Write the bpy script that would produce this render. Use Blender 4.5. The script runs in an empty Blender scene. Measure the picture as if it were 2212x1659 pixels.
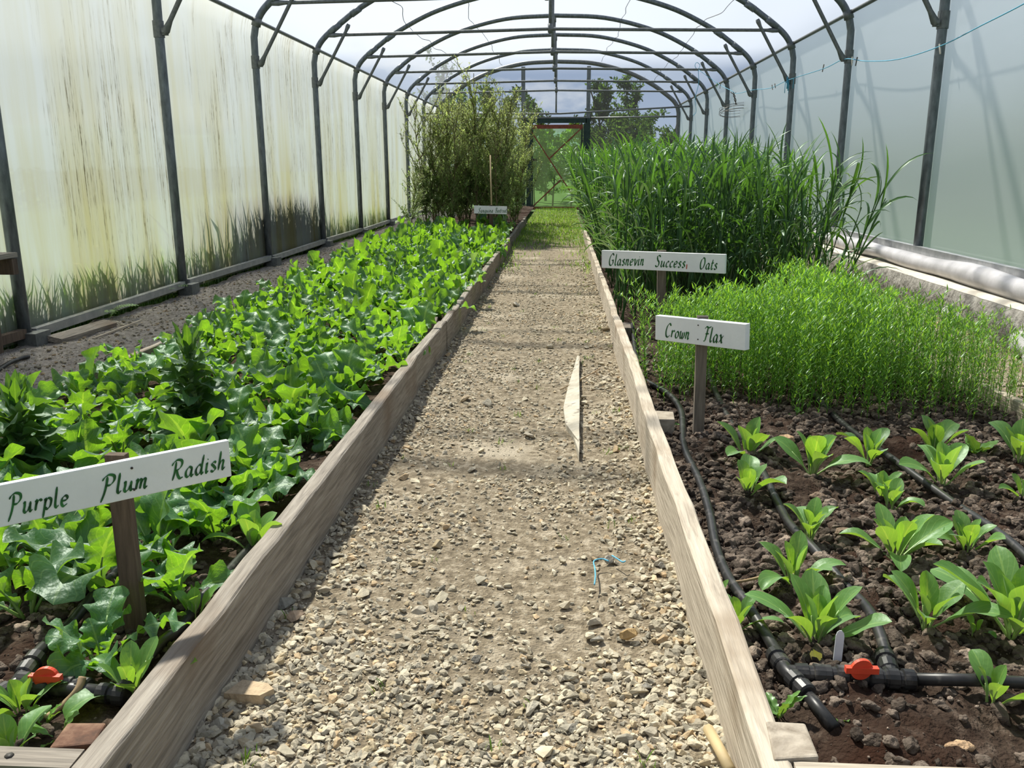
import bpy, bmesh, math, random
import numpy as np
from mathutils import Matrix, Vector
sc = bpy.context.scene
COL = sc.collection
RNG = np.random.default_rng(11)
# ------------------------------------------------------------------ camera
PX_F, PITCH, YAW, ROLL, EYE = 1862.2, .2459, .0589, -.0023, 1.08
def _axes():
    cp, sp, cy, sy = math.cos(PITCH), math.sin(PITCH), math.cos(YAW), math.sin(YAW)
    F = np.array([-sy*cp, cy*cp, -sp]); R = np.array([cy, sy, 0.]); U = np.cross(R, F)
    cr, sr = math.cos(ROLL), math.sin(ROLL)
    return cr*R+sr*U, -sr*R+cr*U, F
AR, AU, AF = _axes(); EYEP = np.array([0, 0, EYE])
cam_d = bpy.data.cameras.new('camera'); cam = bpy.data.objects.new('camera', cam_d); COL.objects.link(cam)
cam_d.sensor_width = 36; cam_d.lens = PX_F/2212*36; cam_d.clip_end = 2000; cam_d.clip_start = .05
m = Matrix.Identity(4)
for i in range(3):
    m[i][0], m[i][1], m[i][2] = AR[i], AU[i], -AF[i]
m[2][3] = EYE
cam.matrix_world = m; sc.camera = cam
# ------------------------------------------------------------------ exposure, light
vs = sc.view_settings
vs.view_transform = 'Standard'; vs.look = 'None'; vs.gamma = 1; vs.use_curve_mapping = False
vs.exposure = -0.26
sc.cycles.max_bounces = 8; sc.cycles.diffuse_bounces = 4; sc.cycles.glossy_bounces = 2
sc.cycles.transmission_bounces = 5; sc.cycles.transparent_max_bounces = 12
SUN_DIR = Vector((-.33, .50, .84)).normalized()          # towards the sun
sd = bpy.data.lights.new('sun', 'SUN'); so = bpy.data.objects.new('sun', sd); COL.objects.link(so)
sd.energy = 12.5; sd.angle = math.radians(2.2); sd.color = (1, .95, .84)
so.rotation_euler = SUN_DIR.to_track_quat('Z', 'Y').to_euler()
W = bpy.data.worlds.new('sky'); sc.world = W; W.use_nodes = True
def world():
    nt = W.node_tree; n = nt.nodes; n.clear(); L = nt.links.new
    tc = n.new('ShaderNodeTexCoord'); sp = n.new('ShaderNodeSeparateXYZ'); L(tc.outputs['Generated'], sp.inputs[0])
    rp = n.new('ShaderNodeValToRGB'); L(sp.outputs['Z'], rp.inputs[0])
    e = rp.color_ramp.elements; e[0].position = 0.0; e[0].color = (.50, .58, .70, 1); e[1].position = .85; e[1].color = (.30, .42, .70, 1)
    for p, c in ((.04, (.46, .56, .73, 1)), (.10, (.38, .48, .68, 1)), (.122, (1.10, 1.18, 1.33, 1)), (.40, (1.0, 1.09, 1.27, 1)), (.6, (.5, .6, .85, 1))):
        k = e.new(p); k.color = c
    mp = n.new('ShaderNodeMapping'); mp.inputs['Scale'].default_value = (1, 1, 2.3); mp.inputs['Location'].default_value = (.35, .1, .12)
    L(tc.outputs['Generated'], mp.inputs[0])
    nz = n.new('ShaderNodeTexNoise'); nz.inputs['Scale'].default_value = 7; nz.inputs['Detail'].default_value = 7; nz.inputs['Roughness'].default_value = .55
    L(mp.outputs[0], nz.inputs[0])
    cr = n.new('ShaderNodeValToRGB'); L(nz.outputs[0], cr.inputs[0])
    cr.color_ramp.elements[0].position = .50; cr.color_ramp.elements[1].position = .66
    fd = n.new('ShaderNodeMapRange'); L(sp.outputs['Z'], fd.inputs[0]); fd.inputs[1].default_value = .11; fd.inputs[2].default_value = .16; fd.inputs[3].default_value = 1; fd.inputs[4].default_value = 0
    fm = n.new('ShaderNodeMath'); fm.operation = 'MULTIPLY'; L(cr.outputs[0], fm.inputs[0]); L(fd.outputs[0], fm.inputs[1])
    mx = n.new('ShaderNodeMixRGB'); L(fm.outputs[0], mx.inputs[0]); L(rp.outputs[0], mx.inputs[1]); mx.inputs[2].default_value = (.92, .95, 1.0, 1)
    bh = n.new('ShaderNodeMapRange'); L(sp.outputs['Y'], bh.inputs[0]); bh.inputs[1].default_value = -.4; bh.inputs[2].default_value = .3; bh.inputs[3].default_value = .62; bh.inputs[4].default_value = 1
    bg = n.new('ShaderNodeBackground'); L(mx.outputs[0], bg.inputs[0]); L(bh.outputs[0], bg.inputs[1])
    o = n.new('ShaderNodeOutputWorld'); L(bg.outputs[0], o.inputs[0])
world()
# ------------------------------------------------------------------ points from sight lines
def ray(x, y): return AF+AR*(x-1106)/PX_F+AU*(829.5-y)/PX_F
def uz(x, y, Z=0.): d = ray(x, y); return EYEP+d*(Z-EYE)/d[2]
def ux(x, y, X): d = ray(x, y); return EYEP+d*(X/d[0])
def uy(x, y, Y): d = ray(x, y); return EYEP+d*(Y/d[1])
def upl(x, y, p0, nrm): d = ray(x, y); return EYEP+d*(np.dot(p0-EYEP, nrm)/np.dot(d, nrm))
def pxm(P): return np.dot(np.asarray(P)-EYEP, AF)/PX_F   # metres per pixel there
# ------------------------------------------------------------------ mesh building
class MB:
    def __init__(s): s.V = []; s.F = []; s.uv = []; s.t = []; s.n = 0
    def add(s, V, F, uv=None, tint=None):
        V = np.asarray(V, float).reshape(-1, 3); k = len(V)
        s.V.append(V)
        s.uv.append(np.zeros((k, 2)) if uv is None else np.asarray(uv, float))
        s.t.append(np.broadcast_to(np.array([1., 1., 1.]) if tint is None else np.asarray(tint, float), (k, 3)))
        if isinstance(F, np.ndarray): s.F.append(F+s.n)
        else:
            by = {}
            for f in F: by.setdefault(len(f), []).append(f)
            for fs in by.values(): s.F.append(np.array(fs)+s.n)
        s.n += k; return s
    def many(s, T, M, P, tint=None):
        """copies of template (V,F,uv): M (n,3,3), P (n,3)"""
        V, F, uv = T; n = len(P)
        if n == 0: return s
        VV = np.einsum('nij,kj->nki', M, V)+P[:, None, :]
        FF = (F[None]+(np.arange(n)*len(V))[:, None, None]).reshape(-1, F.shape[1])
        tt = None
        if tint is not None: tt = np.repeat(np.asarray(tint), len(V), 0)
        return s.add(VV.reshape(-1, 3), FF, np.tile(uv, (n, 1)), tt)
    def box(s, c, d, rz=0., tint=None):
        x, y, z = np.array(d)/2
        V = np.array([[-x,-y,-z],[x,-y,-z],[x,y,-z],[-x,y,-z],[-x,-y,z],[x,-y,z],[x,y,z],[-x,y,z]])
        c_, s_ = math.cos(rz), math.sin(rz)
        V = V@np.array([[c_, s_, 0], [-s_, c_, 0], [0, 0, 1]])+np.array(c)
        return s.add(V, [(0,3,2,1),(4,5,6,7),(0,1,5,4),(1,2,6,5),(2,3,7,6),(3,0,4,7)], tint=tint)
    def hexa(s, b, t):
        """box from 4 bottom and 4 top corners"""
        return s.add(np.array(list(b)+list(t)), [(0,3,2,1),(4,5,6,7),(0,1,5,4),(1,2,6,5),(2,3,7,6),(3,0,4,7)])
    def bar(s, a, b, w, h, up=(0, 0, 1)):
        a = np.array(a, float); b = np.array(b, float); d = b-a; d /= np.linalg.norm(d)
        r = np.cross(d, up); r /= np.linalg.norm(r); u = np.cross(r, d)
        q = [(-1,-1),(1,-1),(1,1),(-1,1)]
        return s.hexa([a+r*i*w/2+u*j*h/2 for i, j in q], [b+r*i*w/2+u*j*h/2 for i, j in q])
    def tube(s, pts, r, k=8, cap=True, tint=None):
        P = np.asarray(pts, float); n = len(P); r = np.broadcast_to(r, (n,)).astype(float)
        T = np.gradient(P, axis=0); T /= np.linalg.norm(T, axis=1)[:, None]+1e-12
        a = np.array([0, 0, 1.]) if abs(T[0][2]) < .9 else np.array([1., 0, 0])
        N = np.cross(T[0], a); N /= np.linalg.norm(N); an = np.arange(k)*2*math.pi/k
        V = []; uv = []
        for i in range(n):
            N = N-T[i]*np.dot(N, T[i]); N /= np.linalg.norm(N); B = np.cross(T[i], N)
            V.append(P[i]+r[i]*(np.cos(an)[:, None]*N+np.sin(an)[:, None]*B)); uv.append(np.stack([np.full(k, i/(n-1)), an/6.3], 1))
        V = np.concatenate(V); uv = np.concatenate(uv)
        i = np.arange(n-1)[:, None]*k; j = np.arange(k)[None]; j2 = (j+1) % k
        F = np.stack([i+j, i+j2, i+k+j2, i+k+j], -1).reshape(-1, 4)
        fl = [tuple(f) for f in F]
        if cap: fl += [tuple(range(k))[::-1], tuple(range((n-1)*k, n*k))]
        return s.add(V, fl, uv, tint)
    def build(s, name, mat, parent=None, smooth=True):
        me = bpy.data.meshes.new(name); V = np.concatenate(s.V)
        if parent is not None: V = V-np.array(parent.get('_o', (0, 0, 0)))
        me.vertices.add(len(V)); me.vertices.foreach_set('co', V.astype(np.float32).ravel())
        loops = np.concatenate([f.ravel() for f in s.F]); sizes = np.concatenate([np.full(len(f), f.shape[1]) for f in s.F])
        me.loops.add(len(loops)); me.loops.foreach_set('vertex_index', loops.astype(np.int32))
        me.polygons.add(len(sizes)); st = np.concatenate([[0], np.cumsum(sizes)[:-1]])
        me.polygons.foreach_set('loop_start', st.astype(np.int32)); me.polygons.foreach_set('loop_total', sizes.astype(np.int32))
        me.polygons.foreach_set('use_smooth', np.full(len(sizes), smooth))
        uv = np.concatenate(s.uv)[loops]; l = me.uv_layers.new(name='UVMap'); l.data.foreach_set('uv', uv.astype(np.float32).ravel())
        t = np.concatenate(s.t); a = me.attributes.new('tint', 'FLOAT_COLOR', 'POINT')
        a.data.foreach_set('color', np.concatenate([t, np.ones((len(t), 1))], 1).astype(np.float32).ravel())
        me.update(calc_edges=True); me.materials.append(mat)
        o = bpy.data.objects.new(name, me); COL.objects.link(o)
        if parent is not None: o.parent = parent
        return o
def tag(o, label, cat, group=None, kind=None):
    if label: o['label'] = label
    if cat: o['category'] = cat
    if group: o['group'] = group
    if kind: o['kind'] = kind
    return o
def thing(name, label, cat, loc=(0, 0, 0), group=None, kind=None):
    o = bpy.data.objects.new(name, None); COL.objects.link(o); o.empty_display_size = .05
    o.location = [float(v) for v in loc]; o['_o'] = [float(v) for v in loc]
    return tag(o, label, cat, group, kind)
def done(o):
    if '_o' in o: del o['_o']
    return o
def dup(root, loc, rz=0., scale=1., label=None, rx=0., ry=0.):
    r = root.copy(); COL.objects.link(r); r.location = [float(v) for v in loc]; r.rotation_euler = (rx, ry, rz); r.scale = (scale,)*3
    if label: r['label'] = label
    for ch in list(root.children):
        c = ch.copy(); COL.objects.link(c); c.parent = r
        for g in ch.children:
            d = g.copy(); COL.objects.link(d); d.parent = c
    return r
def struct(name, mb, mat, smooth=False):
    o = mb.build(name, mat, None, smooth); o['kind'] = 'structure'; return o
def crom(P, n=8):
    P = np.asarray(P, float); P = np.vstack([2*P[0]-P[1], P, 2*P[-1]-P[-2]]); out = []
    for i in range(1, len(P)-2):
        for t in np.arange(n)/n:
            a, b, c, d = P[i-1:i+3]
            out.append(.5*((2*b)+(-a+c)*t+(2*a-5*b+4*c-d)*t*t+(-a+3*b-3*c+d)*t**3))
    out.append(P[-2]); return np.array(out)
def rotz(a):
    a = np.asarray(a, float); c, s_ = np.cos(a), np.sin(a); z = np.zeros_like(a); o = np.ones_like(a)
    return np.stack([np.stack([c, -s_, z], -1), np.stack([s_, c, z], -1), np.stack([z, z, o], -1)], -2)
def randrot(n, rng=RNG):
    q = rng.normal(size=(n, 4)); q /= np.linalg.norm(q, axis=1)[:, None]; w, x, y, z = q.T
    return np.stack([np.stack([1-2*(y*y+z*z), 2*(x*y-z*w), 2*(x*z+y*w)], -1), np.stack([2*(x*y+z*w), 1-2*(x*x+z*z), 2*(y*z-x*w)], -1),
                     np.stack([2*(x*z-y*w), 2*(y*z+x*w), 1-2*(x*x+y*y)], -1)], -2)
def vnoise(x, y, f, seed=0):
    g = np.random.default_rng(seed).random((256, 256)); X = np.asarray(x)*f; Y = np.asarray(y)*f
    i = np.floor(X).astype(int); j = np.floor(Y).astype(int); u = X-i; v = Y-j; u = u*u*(3-2*u); v = v*v*(3-2*v)
    G = lambda a, b: g[a % 256, b % 256]
    return (G(i, j)*(1-u)+G(i+1, j)*u)*(1-v)+(G(i, j+1)*(1-u)+G(i+1, j+1)*u)*v-.5
# ------------------------------------------------------------------ materials
def _mat(name):
    mt = bpy.data.materials.new(name); mt.use_nodes = True; nt = mt.node_tree; nt.nodes.clear()
    return mt, nt.nodes, nt.links.new
def ramp(n, stops):
    r = n.new('ShaderNodeValToRGB'); e = r.color_ramp.elements
    e[0].position, e[0].color = stops[0][0], (*stops[0][1], 1); e[1].position, e[1].color = stops[-1][0], (*stops[-1][1], 1)
    for p, c in stops[1:-1]: k = e.new(p); k.color = (*c, 1)
    return r
def noise_mat(name, stops, scale=6., stretch=(1, 1, 1), rough=.8, metal=0., bump=0., bscale=40., tint=False, detail=6, dist=0., spec=.3, second=None, bdist=.01):
    mt, n, L = _mat(name)
    tc = n.new('ShaderNodeTexCoord'); mp = n.new('ShaderNodeMapping'); mp.inputs['Scale'].default_value = stretch; L(tc.outputs['Object'], mp.inputs[0])
    nz = n.new('ShaderNodeTexNoise'); nz.inputs['Scale'].default_value = scale; nz.inputs['Detail'].default_value = detail; nz.inputs['Roughness'].default_value = .62; nz.inputs['Distortion'].default_value = dist
    L(mp.outputs[0], nz.inputs[0]); r = ramp(n, stops); L(nz.outputs[0], r.inputs[0]); col = r.outputs[0]
    if second:                                            # (scale, colour, low, high)
        n2 = n.new('ShaderNodeTexNoise'); n2.inputs['Scale'].default_value = second[0]; n2.inputs['Detail'].default_value = 4; L(tc.outputs['Object'], n2.inputs[0])
        r2 = ramp(n, [(second[2], (0, 0, 0)), (second[3], (1, 1, 1))]); L(n2.outputs[0], r2.inputs[0])
        mx = n.new('ShaderNodeMixRGB'); L(r2.outputs[0], mx.inputs[0]); L(col, mx.inputs[1]); mx.inputs[2].default_value = (*second[1], 1); col = mx.outputs[0]
    if tint:
        at = n.new('ShaderNodeAttribute'); at.attribute_name = 'tint'
        mx = n.new('ShaderNodeMixRGB'); mx.blend_type = 'MULTIPLY'; mx.inputs[0].default_value = 1; L(col, mx.inputs[1]); L(at.outputs['Color'], mx.inputs[2]); col = mx.outputs[0]
    b = n.new('ShaderNodeBsdfPrincipled'); L(col, b.inputs['Base Color']); b.inputs['Roughness'].default_value = rough; b.inputs['Metallic'].default_value = metal
    b.inputs['Specular IOR Level'].default_value = spec
    if bump:
        n3 = n.new('ShaderNodeTexNoise'); n3.inputs['Scale'].default_value = bscale; n3.inputs['Detail'].default_value = 5; L(mp.outputs[0], n3.inputs[0])
        bp = n.new('ShaderNodeBump'); bp.inputs['Strength'].default_value = bump; bp.inputs['Distance'].default_value = bdist; L(n3.outputs[0], bp.inputs['Height']); L(bp.outputs[0], b.inputs['Normal'])
    o = n.new('ShaderNodeOutputMaterial'); L(b.outputs[0], o.inputs[0]); return mt
def plain(name, c, rough=.5, metal=0., spec=.5):
    k = np.array(c)
    return noise_mat(name, [(.3, tuple(k*.85)), (.7, tuple(np.minimum(k*1.12, 1)))], scale=14, rough=rough, metal=metal, spec=spec)
def leaf_mat(name, refl, trans, vein=.35, tfac=.45, gloss=.10, grough=.38, side=8., var=.25, bump=.0, tint=False):
    mt, n, L = _mat(name)
    uv = n.new('ShaderNodeUVMap'); sp = n.new('ShaderNodeSeparateXYZ'); L(uv.outputs[0], sp.inputs[0])
    def M(op, a, b=None):
        k = n.new('ShaderNodeMath'); k.operation = op
        for i, v in enumerate((a, b)):
            if v is None: continue
            if isinstance(v, (int, float)): k.inputs[i].default_value = v
            else: L(v, k.inputs[i])
        return k.outputs[0]
    d = M('ABSOLUTE', M('SUBTRACT', sp.outputs[1], .5))
    mid = M('LESS_THAN', d, .035)
    veins = mid
    if side:
        fr = M('FRACT', M('SUBTRACT', M('MULTIPLY', sp.outputs[0], side), M('MULTIPLY', d, side*.8)))
        sv = M('MULTIPLY', M('LESS_THAN', M('ABSOLUTE', M('SUBTRACT', fr, .5)), .055), .6)
        veins = M('MAXIMUM', mid, sv)
    oi = n.new('ShaderNodeObjectInfo'); geo = n.new('ShaderNodeNewGeometry')
    rnd = M('ADD', M('MULTIPLY', oi.outputs['Random'], .5), M('MULTIPLY', geo.outputs['Random Per Island'], .5))
    val = M('ADD', M('MULTIPLY', rnd, 2*var), 1-var)
    def col(c):
        mx = n.new('ShaderNodeMixRGB'); L(M('MULTIPLY', veins, vein), mx.inputs[0]); mx.inputs[1].default_value = (*c, 1)
        mx.inputs[2].default_value = (min(1, c[0]*2.2+.08), min(1, c[1]*1.7+.08), min(1, c[2]*1.6+.03), 1)
        v = n.new('ShaderNodeVectorMath'); v.operation = 'SCALE'; L(mx.outputs[0], v.inputs[0]); L(val, v.inputs['Scale'])
        out = v.outputs[0]
        if tint:
            at = n.new('ShaderNodeAttribute'); at.attribute_name = 'tint'
            w = n.new('ShaderNodeVectorMath'); w.operation = 'MULTIPLY'; L(out, w.inputs[0]); L(at.outputs['Color'], w.inputs[1]); out = w.outputs[0]
        return out
    df = n.new('ShaderNodeBsdfDiffuse'); L(col(refl), df.inputs[0]); tr = n.new('ShaderNodeBsdfTranslucent'); L(col(trans), tr.inputs[0])
    m1 = n.new('ShaderNodeMixShader'); m1.inputs[0].default_value = tfac; L(df.outputs[0], m1.inputs[1]); L(tr.outputs[0], m1.inputs[2])
    gl = n.new('ShaderNodeBsdfGlossy'); gl.inputs['Roughness'].default_value = grough; gl.inputs[0].default_value = (.9, 1, .95, 1)
    lw = n.new('ShaderNodeLayerWeight'); lw.inputs[0].default_value = .25
    m2 = n.new('ShaderNodeMixShader'); L(M('ADD', M('MULTIPLY', lw.outputs['Fresnel'], .5*gloss/.1), gloss*.35), m2.inputs[0]); L(m1.outputs[0], m2.inputs[1]); L(gl.outputs[0], m2.inputs[2])
    if bump:
        bp = n.new('ShaderNodeBump'); bp.inputs['Strength'].default_value = bump; bp.inputs['Distance'].default_value = .004
        nz = n.new('ShaderNodeTexNoise'); nz.inputs['Scale'].default_value = 60; tc = n.new('ShaderNodeTexCoord'); L(tc.outputs['Object'], nz.inputs[0])
        L(M('SUBTRACT', nz.outputs[0], M('MULTIPLY', veins, .6)), bp.inputs['Height'])
        for k in (df, tr, gl): L(bp.outputs[0], k.inputs['Normal'])
    o = n.new('ShaderNodeOutputMaterial'); L(m2.outputs[0], o.inputs[0]); return mt
def film_mat(name, clear, milk, dirt=0., gloss=.03, tcol=(.95, .97, .97), blur=0., brough=.2):
    """polythene: lets part of the light straight through, scatters the rest; dirt adds algae runs"""
    mt, n, L = _mat(name)
    tp = n.new('ShaderNodeBsdfTransparent'); tl = n.new('ShaderNodeBsdfTranslucent'); df = n.new('ShaderNodeBsdfDiffuse')
    tp.inputs[0].default_value = (*tcol, 1)
    fac = n.new('ShaderNodeMixShader'); fac.inputs[0].default_value = 1-clear
    if dirt:
        tc = n.new('ShaderNodeTexCoord')
        def nz(sc_, scale, det, rgh):
            mp = n.new('ShaderNodeMapping'); mp.inputs['Scale'].default_value = sc_; L(tc.outputs['Object'], mp.inputs[0])
            k = n.new('ShaderNodeTexNoise'); k.inputs['Scale'].default_value = scale; k.inputs['Detail'].default_value = det; k.inputs['Roughness'].default_value = rgh; L(mp.outputs[0], k.inputs[0]); return k.outputs[0]
        def mul(a, b):
            k = n.new('ShaderNodeMath'); k.operation = 'MULTIPLY'; L(a, k.inputs[0])
            if isinstance(b, (int, float)): k.inputs[1].default_value = b
            else: L(b, k.inputs[1])
            return k.outputs[0]
        def rp(a, lo, hi, mx=1.):
            r = ramp(n, [(lo, (0, 0, 0)), (hi, (mx,)*3)]); L(a, r.inputs[0]); return r.outputs[0]
        sep = n.new('ShaderNodeSeparateXYZ'); L(tc.outputs['Object'], sep.inputs[0])
        low = n.new('ShaderNodeMapRange'); L(sep.outputs[2], low.inputs[0]); low.inputs[1].default_value = 2.5; low.inputs[2].default_value = .2; low.inputs[3].default_value = .25; low.inputs[4].default_value = 1.0
        yellow = mul(rp(nz((1, 3.2, .28), 1., 5, .6), .40, .66), low.outputs[0])      # broad algae bands
        runs = mul(rp(nz((1, 30, .8), 1., 6, .7), .47, .68), rp(nz((1, 1.9, .7), 1.3, 3, .5), .44, .60))
        specks = rp(nz((1, 70, 9), 1., 4, .65), .52, .62)
        dark = mul(runs, specks)
        def mix(f, a, b):
            k = n.new('ShaderNodeMixRGB'); L(f, k.inputs[0])
            for i, v in ((1, a), (2, b)):
                if isinstance(v, tuple): k.inputs[i].default_value = (*v, 1)
                else: L(v, k.inputs[i])
            return k.outputs[0]
        c = mix(mul(yellow, .75*dirt), milk, (.56, .50, .24)); c = mix(mul(runs, .46*dirt), c, (.36, .31, .18)); c = mix(mul(dark, dirt), c, (.12, .10, .05))
        t = mix(mul(yellow, .62*dirt), tcol, (.70, .66, .42)); t = mix(mul(runs, .46*dirt), t, (.42, .37, .25)); t = mix(mul(dark, dirt), t, (.1, .09, .06))
        L(c, tl.inputs[0]); L(c, df.inputs[0]); L(t, tp.inputs[0])
    else:
        tl.inputs[0].default_value = (*milk, 1); df.inputs[0].default_value = (*milk, 1)
    m0 = n.new('ShaderNodeMixShader'); m0.inputs[0].default_value = .28; L(tl.outputs[0], m0.inputs[1]); L(df.outputs[0], m0.inputs[2])
    see = tp.outputs[0]
    if blur:                                              # haze of the sheet: part of the view through it is blurred
        rf = n.new('ShaderNodeBsdfRefraction'); gb = n.new('ShaderNodeNewGeometry'); io = n.new('ShaderNodeMapRange'); L(gb.outputs['Backfacing'], io.inputs[0]); io.inputs[3].default_value = 1.13; io.inputs[4].default_value = 1/1.13; L(io.outputs[0], rf.inputs['IOR']); rf.inputs['Roughness'].default_value = brough; rf.inputs[0].default_value = (*tcol, 1)
        if tp.inputs[0].links: L(tp.inputs[0].links[0].from_socket, rf.inputs[0])
        mb = n.new('ShaderNodeMixShader'); mb.inputs[0].default_value = blur; L(see, mb.inputs[1]); L(rf.outputs[0], mb.inputs[2]); see = mb.outputs[0]
    L(see, fac.inputs[1]); L(m0.outputs[0], fac.inputs[2])
    gl = n.new('ShaderNodeBsdfGlossy'); gl.inputs['Roughness'].default_value = .12
    m2 = n.new('ShaderNodeMixShader'); m2.inputs[0].default_value = gloss; L(fac.outputs[0], m2.inputs[1]); L(gl.outputs[0], m2.inputs[2])
    o = n.new('ShaderNodeOutputMaterial'); L(m2.outputs[0], o.inputs[0]); return mt
MT = {}
MT['roof'] = film_mat('roof_film', .76, (.58, .62, .68), gloss=.02)
MT['left'] = film_mat('left_film', .31, (.66, .68, .66), dirt=1.3, tcol=(.86, .88, .87), blur=.62, brough=.6)
MT['right'] = film_mat('right_film', .38, (.84, .88, .90), gloss=.06, tcol=(.80, .86, .89), blur=.94, brough=.85)
MT['end'] = film_mat('end_film', .95, (.4, .42, .42), gloss=.015)
MT['doorfilm'] = film_mat('door_film', .80, (.22, .34, .15), gloss=.02, tcol=(.50, .66, .42))
MT['steel'] = noise_mat('galvanised_steel', [(.3, (.09, .102, .11)), (.7, (.20, .225, .24))], scale=30, stretch=(1, 1, .3), rough=.42, metal=.55)
MT['darksteel'] = noise_mat('dull_steel', [(.3, (.11, .12, .12)), (.7, (.2, .21, .21))], scale=30, rough=.5, metal=.5)
MT['rust'] = noise_mat('rusty_red_steel', [(.3, (.13, .035, .022)), (.7, (.24, .07, .045))], scale=20, rough=.75)
MT['greenpaint'] = noise_mat('dark_green_timber', [(.3, (.010, .025, .022)), (.7, (.022, .05, .042))], scale=12, rough=.6)
GREY = [(.25, (.10, .085, .07)), (.5, (.24, .21, .175)), (.75, (.37, .335, .285))]
MT['wood'] = noise_mat('weathered_plank', GREY, scale=8, stretch=(9, .55, 9), rough=.85, bump=.5, bscale=14, detail=9, dist=.8, second=(2.2, (.16, .115, .08), .55, .75))
PALE = [(.25, (.24, .20, .155)), (.5, (.43, .37, .295)), (.75, (.54, .475, .39))]
MT['palewood'] = noise_mat('pale_weathered_plank', PALE, scale=8, stretch=(9, .55, 9), rough=.85, bump=.4, bscale=14, detail=9, dist=.8, second=(3, (.26, .20, .14), .56, .76))
MT['endgrain'] = noise_mat('cracked_end_grain', [(.3, (.20, .165, .125)), (.6, (.36, .31, .25)), (.8, (.44, .39, .32))], scale=18, rough=.9, bump=.6, bscale=30, dist=1.5)
MT['brownblock'] = noise_mat('brown_stained_block', [(.36, (.018, .010, .007)), (.52, (.11, .05, .028)), (.72, (.26, .16, .10))], scale=14, rough=.8, bump=.5, bscale=30)
MT['stake'] = noise_mat('dark_stake', [(.3, (.05, .034, .024)), (.7, (.13, .092, .066))], scale=8, stretch=(8, 8, .6), rough=.85, bump=.4, bscale=20, second=(26, (.45, .43, .4), .70, .76))
MT['greystake'] = noise_mat('grey_stake', [(.3, (.09, .075, .06)), (.7, (.21, .175, .14))], scale=8, stretch=(8, 8, .6), rough=.85, bump=.4, bscale=20)
MT['paint'] = noise_mat('white_painted_board', [(.3, (.70, .71, .73)), (.6, (.80, .81, .82))], scale=4, rough=.5, second=(9, (.62, .58, .52), .70, .85), bump=.15, bscale=30)
MT['ink'] = noise_mat('green_sign_paint', [(.35, (.008, .045, .018)), (.65, (.03, .17, .045))], scale=40, rough=.4)
MT['redink'] = plain('red_mark', (.45, .06, .04), .5)
MT['nail'] = plain('dark_nail', (.03, .025, .02), .6)
MT['pipe'] = noise_mat('black_pipe', [(.35, (.012, .012, .013)), (.7, (.035, .034, .034))], scale=20, rough=.38, second=(30, (.12, .11, .1), .58, .8))
MT['red'] = plain('red_plastic', (.62, .06, .025), .4)
MT['marker'] = plain('white_plastic_marker', (.62, .65, .68), .35)
MT['conc'] = noise_mat('rough_concrete', [(.3, (.13, .12, .105)), (.55, (.25, .235, .21)), (.8, (.42, .40, .37))], scale=9, rough=.95, bump=.9, bscale=22, bdist=.03)
MT['cream'] = noise_mat('cream_kerb_top', [(.3, (.46, .41, .34)), (.7, (.62, .57, .49))], scale=8, rough=.9, bump=.3)
MT['alu'] = noise_mat('dull_aluminium', [(.3, (.30, .31, .32)), (.7, (.5, .5, .5))], scale=12, rough=.4, metal=.6)
MT['roll'] = noise_mat('grey_rolled_film', [(.3, (.34, .33, .34)), (.7, (.55, .53, .55))], scale=5, rough=.3, bump=.2, bscale=9)
MT['fabric'] = noise_mat('grey_fleece', [(.3, (.26, .26, .25)), (.7, (.42, .41, .40))], scale=16, rough=.95, bump=.6, bscale=60)
MT['twine'] = plain('blue_twine', (.10, .38, .55), .7)
MT['wire'] = plain('thin_wire', (.10, .09, .08), .5, .3)
MT['cane'] = plain('bamboo_cane', (.42, .32, .17), .7)
MT['pegdark'] = plain('dark_peg', (.07, .06, .05), .7)
MT['peggreen'] = plain('green_peg', (.08, .32, .13), .5)
MT['pegpale'] = plain('pale_peg', (.45, .43, .38), .6)
MT['path'] = noise_mat('gritty_path_earth', [(.28, (.075, .058, .036)), (.5, (.21, .168, .112)), (.72, (.46, .395, .295))], scale=30, rough=.95, bump=1., bscale=120, detail=8, second=(2.1, (.43, .37, .28), .56, .72), bdist=.012)
MT['grit'] = noise_mat('grey_grit', [(.28, (.13, .115, .10)), (.5, (.25, .225, .195)), (.72, (.40, .37, .33))], scale=30, rough=.95, bump=1., bscale=110, detail=8, bdist=.015)
MT['soil'] = noise_mat('brown_soil', [(.3, (.018, .011, .008)), (.52, (.050, .034, .025)), (.78, (.15, .115, .09))], scale=24, rough=1., bump=1., bscale=90, detail=9, second=(2.6, (.028, .013, .008), .52, .68), bdist=.015, spec=.1)
MT['clod'] = noise_mat('soil_clods', [(.3, (.055, .040, .031)), (.7, (.21, .168, .135))], scale=50, rough=1., bump=.8, bscale=140, tint=True, spec=.1)
MT['stone'] = noise_mat('limestone_chips', [(.3, (.31, .29, .245)), (.7, (.53, .495, .425))], scale=25, rough=.9, bump=.5, bscale=90, tint=True, spec=.2)
MT['field'] = noise_mat('outside_meadow', [(.3, (.035, .075, .018)), (.6, (.07, .135, .03)), (.8, (.14, .19, .06))], scale=1.2, rough=1., second=(.1, (.09, .14, .045), .4, .7))
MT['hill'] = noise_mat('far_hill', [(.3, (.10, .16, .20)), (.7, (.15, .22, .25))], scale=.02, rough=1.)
MT['radish'] = leaf_mat('radish_leaf', (.045, .125, .045), (.27, .55, .02), vein=.55, tfac=.48, gloss=.06, grough=.45, bump=.85)
MT['radishstalk'] = leaf_mat('radish_stalk', (.22, .36, .10), (.36, .50, .08), vein=0, tfac=.3, side=0)
MT['spinach'] = leaf_mat('spinach_leaf', (.11, .25, .06), (.36, .62, .04), vein=.35, tfac=.46, gloss=.065, grough=.45, side=6., var=.12, bump=.3)
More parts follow.
